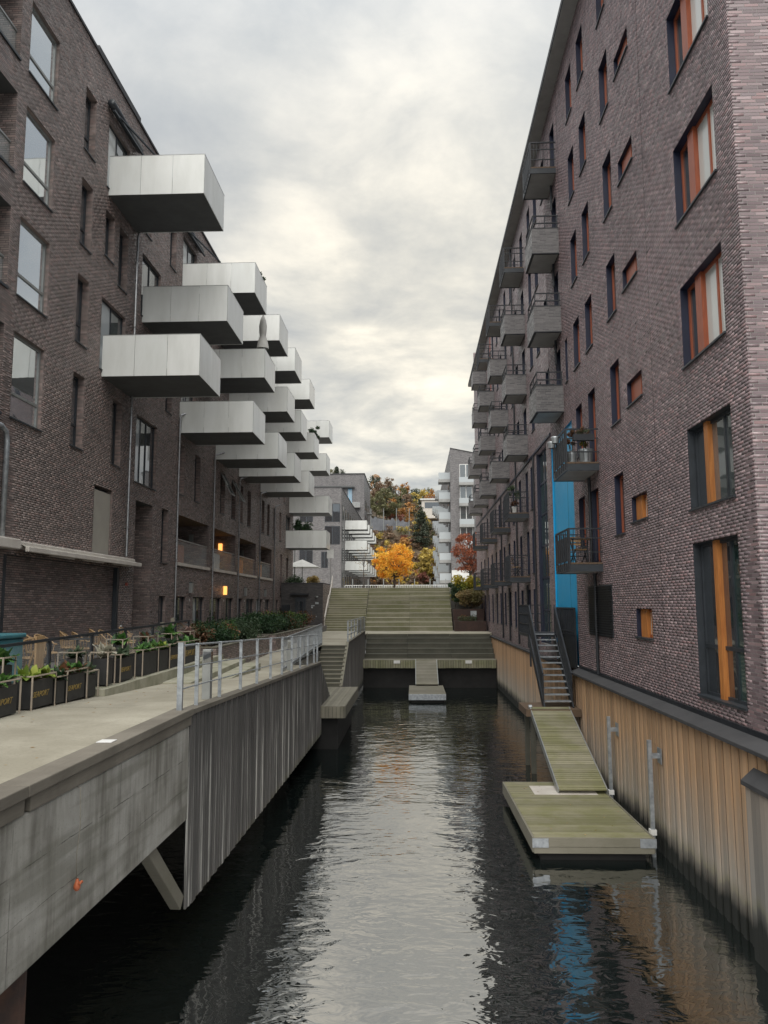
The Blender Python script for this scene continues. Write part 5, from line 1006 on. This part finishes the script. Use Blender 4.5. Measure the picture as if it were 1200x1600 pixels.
def small_chair(label, loc, rz):
    t = thing('folding_chair', label, 'chair', loc, rz); MB().box(-0.2, 0.2, -0.2, 0.2, 0.43, 0.46).build('seat', 'light_wood', t)
    b_ = MB()
    for z in (0.6, 0.7, 0.8): b_.box(-0.2, 0.2, 0.19, 0.21, z, z + 0.05)
    b_.build('backrest', 'light_wood', t)
    for sx in (-0.19, 0.19): MB().bar((sx, -0.2, 0), (sx, 0.2, 0.86), 0.025).build('leg', 'black_steel', t); MB().bar((sx, 0.2, 0), (sx, -0.18, 0.45), 0.025).build('leg', 'black_steel', t)
small_chair('slatted folding chair on the lower of the two near black balconies', (4.95, 23.5, 6.4), 0.3); small_chair('slatted folding chair on the far black balcony at first floor', (4.8, 36.6, 6.5), 1.2)
t = thing('balcony_table', 'small slatted wooden table on the lower near black balcony', 'table', (4.85, 22.75, 6.4)); 
for k in range(4): MB().box(-0.3, 0.3, -0.25 + k * 0.125, -0.14 + k * 0.125, 0.7, 0.72).build('slat', 'light_wood', t)
for sx in (-0.26, 0.26):
    for sy in (-0.2, 0.2): MB().bar((sx, sy, 0), (sx, sy, 0.7), 0.025).build('leg', 'black_steel', t)
for i in (1, 2, 3):
    y0, y1, a, b_ = big_log[i]; tag(bevel(MB().box(LF - 0.75, LF - 0.2, y0 + 1.0, y0 + 2.1, a + 0.01, a + 0.85).build('lounge_seat', ['', 'white_fabric', 'orange_fabric', 'orange_fabric'][i]), 0.05), ['', 'white covered seat in the lit second loggia', 'orange seat in the third loggia from the front', 'orange seat in the fourth loggia from the front'][i], 'seat')
tag(bevel(MB().box(LF - 0.7, LF - 0.2, 32.7, 34.0, 7.03, 7.85).build('lounge_seat', 'terracotta'), 0.05), 'rusty red seat behind the glass of the first loggia', 'seat')

# ================================================================== FAR END
t = thing('corten_planter', 'lower rust brown steel planter at the right of the seating steps', 'planter', (0, 0, 0)); MB().box(2.9, 5.2, 57.0, 58.6, 3.25, 3.98).build('box', 'corten', t); MB().box(2.95, 5.15, 57.05, 58.55, 3.981, 3.99).build('soil', 'earth', t)
t = thing('corten_planter', 'upper rust brown steel planter at the right of the seating steps', 'planter', (0, 0, 0)); MB().box(2.9, 5.2, 58.65, 63.3, 3.25, 4.85).build('box', 'corten', t); MB().box(2.95, 5.15, 58.7, 63.25, 4.851, 4.86).build('soil', 'earth', t); 
t = thing('sign_post', 'small grey information plate in the rust brown planters', 'sign', (4.35, 57.9, 3.98)); MB().box(-0.22, 0.22, -0.01, 0.01, 0.3, 0.75).build('plate', 'zinc', t); MB().box(-0.02, 0.02, 0.011, 0.03, 0, 0.6).build('post', 'black_steel', t)
shrub('shrub', 'low heath plants in the lower rust brown planter', 'shrub', (3.9, 57.8, 3.95), 0.9, 0.4, BR + GG, 14, 90, 0.05)
shrub('shrub', 'dry straw coloured grasses in the upper rust brown planter', 'shrub', (4.3, 60.0, 4.85), 1.15, 1.5, [(0.30, 0.21, 0.09), (0.22, 0.16, 0.07), (0.16, 0.15, 0.06)], 26, 170, 0.08)
shrub('shrub', 'large yellow green bush at the top right of the seating steps', 'shrub', (4.2, 62.3, 4.9), 1.35, 3.0, [(0.42, 0.33, 0.03), (0.50, 0.40, 0.05), (0.16, 0.22, 0.03), (0.08, 0.13, 0.03)], 34, 200, 0.09)
shrub('shrub', 'dark green edge bush left of the yellow bush at the steps', 'shrub', (3.2, 61.6, 4.9), 0.6, 2.4, DG + GG, 18, 150, 0.07)
OR = [(0.80, 0.38, 0.03), (0.85, 0.48, 0.05), (0.74, 0.27, 0.02), (0.86, 0.58, 0.08)]
tree('autumn_tree', 'round golden orange autumn tree on the plaza', (-2.1, 80, 6.5), 1.35, (3.1, 2.15, 2.15, 1.85), OR, 120, 62, 0.10, 0.11)
tree('autumn_tree', 'reddish brown autumn tree in front of the far right block', (6.3, 88, 6.5), 2.0, (4.6, 1.9, 1.9, 2.6), [(0.26, 0.075, 0.035), (0.34, 0.11, 0.05), (0.20, 0.06, 0.03)], 95, 60, 0.11, 0.12)
tree('bare_tree', 'thin bare young tree left of the orange tree', (-5.2, 79, 6.5), 2.0, (3.4, 0.8, 0.8, 1.7), [(0.3, 0.2, 0.06)], 26, 5, 0.06, 0.05)
# far left block
t = thing('apartment_building', 'grey brick block with stacked white balconies beyond the left plaza', 'building', (0, 0, 0))
def far_win(par, plane, c, a, b_, z0, z1, mt='glass_dark', fr_='anthracite'):
    if plane == 'y':
        o = MB().box(a, b_, c - 0.05, c - 0.002, z0, z1).build('window', fr_, par); n = 2
        for k in range(n): w = (b_ - a) / n; MB().box(a + k * w + .07, a + (k + 1) * w - .07, c - 0.06, c - 0.051, z0 + .08, z1 - .08).build('pane', mt, o)
    else:
        s = 1 if c < 0 else -1; o = MB().box(min(c, c + s * .05), max(c, c + s * .05), a, b_, z0, z1).build('window', fr_, par)
        MB().box(min(c + s * .051, c + s * .06), max(c + s * .051, c + s * .06), a + .07, b_ - .07, z0 + .08, z1 - .08).build('pane', mt, o)
MB().box(-24, -10.0, 105, 150, 6, 21.2).build('wall', 'brick_grey', t); MB().box(-24.1, -9.95, 104.95, 150, 21.2, 21.35).build('coping', 'roof_dark', t)
for a, b_, z0, z1 in ((-12.25, -10.15, 16.5, 19.0), (-12.25, -10.15, 13.4, 15.9), (-15.7, -13.9, 10.2, 12.6), (-12.7, -11.8, 10.2, 12.4), (-15.7, -13.9, 16.5, 19.0), (-15.7, -14.2, 13.4, 15.9)): far_win(t, 'y', 105, a, b_, z0, z1)
for z0 in (17.0, 14.0, 11.0, 7.6):
    for y in range(107, 148, 4): far_win(t, 'x', -10.0, y, y + 1.2, z0, z0 + 2.0, ['glass_dark', 'glass_mid'][y % 2])
fb = MB().box(0, 3.15, 0.03, 2.6, 0, 0.2, 'soffit_grey').mesh('balcony'); fp = MB().box(0, 3.15, 0, 0.03, 0, 1.3).mesh('panel', 'balcony_panel'); fq = MB().box(3.12, 3.15, 0.031, 2.6, 0, 1.3).mesh('panel', 'balcony_panel')
for z in (16.0, 13.05, 10.1):
    for y in (111, 117.5, 124, 130.5, 137): o = link('balcony', fb, t, (-9.99, y, z)); link('panel', fp, o); link('panel', fq, o)
MB().box(-9.99, -6.8, 107, 107.1, 6.56, 7.5).build('terrace_screen', 'balcony_panel', t)
t = thing('apartment_building', 'tall grey brick tower behind the far left block', 'building', (0, 0, 0))
MB().box(-26, -10.0, 154, 175, 6, 31.4).build('wall', 'brick_grey', t); MB().box(-26.1, -9.9, 153.9, 175, 31.4, 31.6).build('coping', 'roof_dark', t)
MB().box(-22, -12.0, 153.2, 154, 28.6, 28.9).build('canopy', 'soffit_grey', t); far_win(t, 'y', 154, -20.5, -14.8, 25.8, 28.2, 'glass_dark', 'alu_grey'); far_win(t, 'y', 154, -13.3, -12.5, 25.6, 28.4, 'glass_pale', 'blue_paint')
for z in (24.5, 18.5): o = MB().box(-12.8, -10.8, 153.0, 154, z, z + 0.25).build('balcony', 'soffit_pale', t); MB().box(-12.8, -10.8, 153.0, 153.03, z + .25, z + 1.1).build('glass_rail', 'clear_glass', o)
for z in (12, 15.2, 18.3, 21.4, 24.5):
    for y in (157, 161, 166): far_win(t, 'x', -10.0, y, y + 1.4, z, z + 2.0)
    o = MB().box(-10, -9.0, 163, 165.5, z - .2, z).build('balcony', 'soffit_pale', t); MB().box(-9.03, -9, 163, 165.5, z, z + 1).build('panel', 'glass_pale', o)
# far right block
t = thing('apartment_building', 'pale grey brick block with glass balconies beyond the right plaza', 'building', (0, 0, 0))
MB().poly([(5.6, 117, 6), (22, 117, 6), (22, 117, 25.6), (5.6, 117, 29.0), (5.6, 170, 6), (22, 170, 6), (22, 170, 25.6), (5.6, 170, 29.0)], [(0, 1, 2, 3), (7, 6, 5, 4), (0, 3, 7, 4), (3, 2, 6, 7), (1, 5, 6, 2)]).build('wall', 'brick_grey', t)
MB().bar((5.58, 116.97, 29.05), (22, 116.97, 25.65), 0.12, 0.1).build('roof_edge', 'roof_dark', t); MB().box(5.62, 8.2, 116.9, 116.98, 6.5, 10.3).build('render_panel', 'white_paint', t)
for z in (23.6, 20.4, 17.2, 14.0):
    far_win(t, 'y', 117, 7.0, 8.9, z, z + 2.9, 'glass_mid', 'white_paint'); o = MB().box(6.85, 9.05, 115.9, 117, z - 0.45, z - 0.05).build('balcony', 'soffit_pale', t); MB().box(6.85, 9.05, 115.9, 115.93, z - .04, z + 0.75).build('panel', 'glass_pale', o)
gb = MB().box(-1.75, 0, 0, 2.6, 0, 0.45).mesh('balcony', 'soffit_pale'); gp = MB().box(-1.75, 0, 0, 0.03, 0.46, 1.5).box(-1.75, -1.72, 0.031, 2.6, 0.46, 1.5).mesh('panel', 'glass_pale')
for z in (24.0, 20.9, 17.8, 14.7, 11.5, 8.4):
    for j, y in enumerate((118.5, 127, 138, 149, 160)):
        zz_ = z - (1.5 if j % 2 else 0); o = link('balcony', gb, t, (5.595, y, zz_)); link('panel', gp, o)
for z in (22.5, 19.4, 16.3, 13.2, 10.0):
    for y in (122.5, 132.5, 143.5, 154.5): far_win(t, 'x', 5.6, y, y + 1.4, z, z + 2.0)
t = thing('plaza_sign', 'white square sign on a thin post at the top of the walking stairs', 'sign', (-7.2, 66, 6.56)); MB().box(-0.03, 0.03, -0.03, 0.03, 0, 3.5).build('post', 'alu_grey', t); MB().box(-0.3, 0.3, -0.05, -0.031, 2.6, 3.35).build('plate', 'white_paint', t)
for x, lab in ((-11.6, 'slim grey lamp post above the annex, left of two'), (-10.9, 'slim grey lamp post above the annex, right of two')): t = thing('lamp_post', lab, 'lamp post', (x, 70, 6.56), group='slim posts above the annex'); MB().tube([(0, 0, 0), (0, 0, 5.6)], 0.06, 8).build('pole', 'alu_grey', t); MB().box(-0.08, 0.08, -0.08, 0.08, 5.6, 5.75).build('lamp_head', 'alu_grey', t)
t = thing('cafe_parasol', 'open white square parasol above the annex planting', 'parasol', (-10.2, 70, 6.56)); MB().poly([(-1.6, -1.6, 2.0), (1.6, -1.6, 2.0), (1.6, 1.6, 2.0), (-1.6, 1.6, 2.0), (0, 0, 2.75)], [(0, 1, 4), (1, 2, 4), (2, 3, 4), (3, 0, 4)]).build('canopy', 'parasol_cloth', t); MB().tube([(0, 0, 0), (0, 0, 2.74)], 0.04, 8).build('pole', 'alu_grey', t)
tag(MB().box(-10.6, -10.0, 67.9, 68.0, 6.9, 7.6).build('notice_board', 'white_paint'), 'small white notice board under the open parasol', 'notice'); tag(MB().box(-9.5, -9.15, 67.9, 68.0, 7.1, 7.5).build('notice_board', 'yellow_plate'), 'small yellow notice board under the open parasol', 'notice')
shrub('shrub', 'green planting on top of the annex, left part', 'shrub', (-9.3, 59.5, 6.8), 0.8, 0.6, GG + DG, 14, 90, 0.06); shrub('shrub', 'straw yellow grasses on top of the annex, right part', 'shrub', (-7.7, 59.5, 6.8), 0.75, 0.6, [(0.38, 0.27, 0.09), (0.30, 0.22, 0.08)], 14, 90, 0.06)
t = thing('plaza_fence', 'pale bar fence across the plaza behind the orange tree', 'fence', (0, 100, 6.56))
r_ = MB(); r_.bar((-9, 0, 1.1), (5, 0, 1.1), 0.06); r_.bar((-9, 0, 0.15), (5, 0, 0.15), 0.06); r_.build('rail', 'white_paint', t)
r_ = MB()
for x in np.arange(-9, 5, 0.3): r_.bar((x, 0, 0.1), (x, 0, 1.1), 0.04)
r_.build('bars', 'white_paint', t); pst = MB().box(-0.05, 0.05, -0.05, 0.05, 0, 1.9).mesh('post', 'alu_grey')
for x in np.arange(-8, 5, 2.0): link('post', pst, t, (x, 0, 0))
tag(MB().box(-8, 14, 168, 168.4, 6, 9.4).build('garden_wall', 'kerb_concrete'), 'long pale wall at the foot of the wooded hill', 'wall')
# hill: cliff fence, house, flagpole, woods
t = thing('cliff_net', 'grey rock fall net hung on posts across the hillside', 'net', (0, 0, 0))
V = []; nr = 6
for i in range(49):
    for r in range(nr): x = -25.5 + i * 0.5; V.append((x + random.uniform(-.1, .1), 240 + r * 0.35 + random.uniform(-.35, .35), 28.0 + (5.4 - 0.045 * i + random.uniform(-.5, .5)) * r / (nr - 1)))
F = np.array([(i * nr + r, (i + 1) * nr + r, (i + 1) * nr + r + 1, i * nr + r + 1) for i in range(48) for r in range(nr - 1)]); link('net', np_mesh('net', np.array(V), F, 'rock_grey'), t)
for i in range(0, 25, 4): x = -25.5 + i * 1.0; MB().tube([(x, 239.4, 26), (x, 239.4, 35)], 0.12, 6).build('post', 'alu_grey', t)
t = thing('hill_house', 'ochre wooden house with broad eaves high on the left hillside', 'house', (-34, 262, 42)); MB().box(-4, 4, -3, 3, -2, 4).build('wall', 'house_ochre', t); MB().poly([(-5.4, -4.2, 4), (5.4, -4.2, 4), (5.4, 4.2, 4), (-5.4, 4.2, 4), (-3, 0, 6.2), (3, 0, 6.2)], [(0, 1, 5, 4), (1, 2, 5), (2, 3, 4, 5), (3, 0, 4), (3, 2, 1, 0)]).build('roof', 'roof_dark', t); MB().box(-4.6, 4.6, -4, -3.01, 0.4, 0.8).build('balcony', 'house_ochre', t)
for x in (-2.6, 0, 2.6): MB().box(x - .6, x + .6, -3.06, -3.005, 1.4, 3.0).build('window', 'glass_dark', t)
t = thing('flagpole', 'tall white flagpole on the hillside beside the house', 'flagpole', (-30.0, 255, 33)); MB().tube([(0, 0, 0), (0, 0, 20)], [0.22, 0.12], 8).build('pole', 'white_paint', t); MB().lathe((0, 0, 20), [(0.001, 0.4), (0.25, 0.2), (0.001, 0)], 8).build('finial', 'white_paint', t)
t = thing('hill_house', 'pale flat roofed house among the trees in mid hillside', 'house', (6, 252, 36)); MB().box(-3.5, 3.5, -2, 2, -3, 3).build('wall', 'cream_metal', t); MB().box(-4, 4, -2.5, 2.5, 3, 3.4).build('roof', 'white_paint', t); MB().box(-2.5, 2.5, -2.06, -2.01, 0.3, 2.2).build('window', 'glass_dark', t)
HC = {'con': [(0.055, 0.070, 0.045), (0.07, 0.085, 0.055)], 'bro': [(0.24, 0.155, 0.095), (0.18, 0.125, 0.08)], 'ora': [(0.48, 0.26, 0.08), (0.40, 0.20, 0.065)], 'yel': [(0.55, 0.42, 0.10), (0.46, 0.35, 0.09)], 'oli': [(0.18, 0.175, 0.08), (0.14, 0.14, 0.07)], 'red': [(0.27, 0.11, 0.075), (0.22, 0.095, 0.065)]}  # foliage colours lightened: distance haze put into the colour
VV, FF, CCc = [], [], []; off = 0; wt = MB()
for i in range(560):
    low_ = i >= 230; y = random.uniform(176, 226) if low_ else random.uniform(206, 345); x = random.uniform(-0.19, 0.19) * y + (-2); 
    up = max(0.0, (y - 206) / 139); z = hz(x, y); kind = random.choices(['con', 'bro', 'oli', 'ora', 'yel', 'red'], [0.5 + up * 1.0, 1.4, 1.2, 0.8, 0.7 * (1 - up) + 0.15, 0.4])[0]
    if 236 < y < 246 and x < -2: continue
    if low_ and kind == 'con': kind = 'bro'
    h = random.uniform(5, 10) * (0.75 + 0.5 * up) * (0.5 if low_ else 1.0); r = h * random.uniform(0.28, 0.4) * (1.4 if low_ else 1.0); cl = []
    for _ in range(16 if low_ else 22):
        a = random.uniform(0, 6.28); f = random.random(); zc = z + h * (0.2 + 0.8 * f); rr = r * (math.sqrt(max(0.05, 1 - f)) if kind == 'con' else math.sqrt(max(0.08, 1 - (2 * f - 0.9) ** 2))) * random.uniform(0.3, 1.0)
        k = r * random.uniform(0.22, 0.4); cl.append((x + rr * math.cos(a), y + rr * math.sin(a), zc, k, k, k * 0.8))
    v, f_, c_ = leaf_arrays(cl, 26, 0.42 if kind != 'con' else 0.36, HC[kind]); VV.append(v); FF.append(f_ + off); CCc.append(c_); off += len(v)
    wt.tube([(x, y, z - 0.5), (x, y, z + h * 0.8)], [0.22, 0.05], 5)
for i in range(420):
    y = random.uniform(196, 239); x = random.uniform(-32, 10); z = hz(x, y); kind = random.choice(['bro', 'bro', 'oli', 'bro', 'red', 'yel']); r = random.uniform(0.8, 1.8)
    cl = [(x + random.uniform(-r, r), y + random.uniform(-r, r), z + random.uniform(0.1, 1.0) * r, r * 0.5, r * 0.5, r * 0.4) for _ in range(7)]
    v, f_, c_ = leaf_arrays(cl, 24, 0.3, HC[kind]); VV.append(v); FF.append(f_ + off); CCc.append(c_); off += len(v)
wd_ = stuff(link('hillside_wood', np_mesh('hillside_wood', np.concatenate(VV), np.concatenate(FF), 'foliage', np.concatenate(CCc)))); wd_['label'] = 'mixed autumn wood covering the hillside'; wd_['category'] = 'wood'
w2 = wt.build('trunks', 'bark', wd_); stuff(w2)
cone = lambda z: 0.15 + 0.85 * (1 - z) / 2
for x, y, h, r, key, lab in ((9.5, 262, 13, 5.0, 'red', 'broad dark red beech on the right of the hillside'), (3.5, 190, 9, 2.4, 'yel', 'slim yellow birch low on the hill right of the orange tree'), (6.3, 205, 14, 2.6, 'yel', 'tall golden birch on the hill near the far right block'), (-3.0, 226, 8, 2.0, 'ora', 'small bright orange tree in mid hillside'), (-9, 250, 11, 4.5, 'oli', 'dark rounded tree crowning the middle of the hill')):
    tree('hill_tree', lab, (x, y, hz(x, y) - 0.3), h * 0.25, (h * 0.6, r, r, h * 0.42), HC[key], 70, 45, 0.34, 0.22, group='single trees on the hill')
for x, y, h, r, lab in ((-30.5, 300, 13, 3.0, 'dark spruce standing out on the ridge at the left'), (-26, 300, 10, 2.8, 'second dark spruce on the ridge, right of the first'), (2.2, 232, 13, 3.6, 'dark pine in mid hillside right of centre')):
    tree('hill_tree', lab, (x, y, hz(x, y) - 0.3), h * 0.15, (h * 0.55, r, r, h * 0.48), HC['con'], 90, 45, 0.30, 0.2, group='single trees on the hill', shape=cone)

# fallen leaves on the path and dock
lv_ = []
for i in range(110):
    y = random.uniform(8, 27); x = -6.15 + abs(random.gauss(0, 0.9)); x = min(x, -3.75); lv_.append((x, y, pz(y) + 0.006, 0.01, 0.01, 0.001))
for i in range(26): lv_.append((random.uniform(2.6, 4.8), random.uniform(16.8, 21.4), 0.475, 0.01, 0.01, 0.001))
V, F, cc = leaf_arrays(lv_, 1, 0.03, [(0.35, 0.2, 0.05), (0.2, 0.1, 0.04), (0.45, 0.32, 0.12)], flat=1.0); V = V.reshape(-1, 4, 3); zc = V[:, :, 2].mean(1, keepdims=True); V[:, :, 2] = zc + (V[:, :, 2] - zc) * 0.25
o = stuff(link('fallen_leaves', np_mesh('fallen_leaves', V.reshape(-1, 3), F, 'foliage', cc))); o['label'] = 'scattered fallen leaves on the path and the dock'; o['category'] = 'leaves'
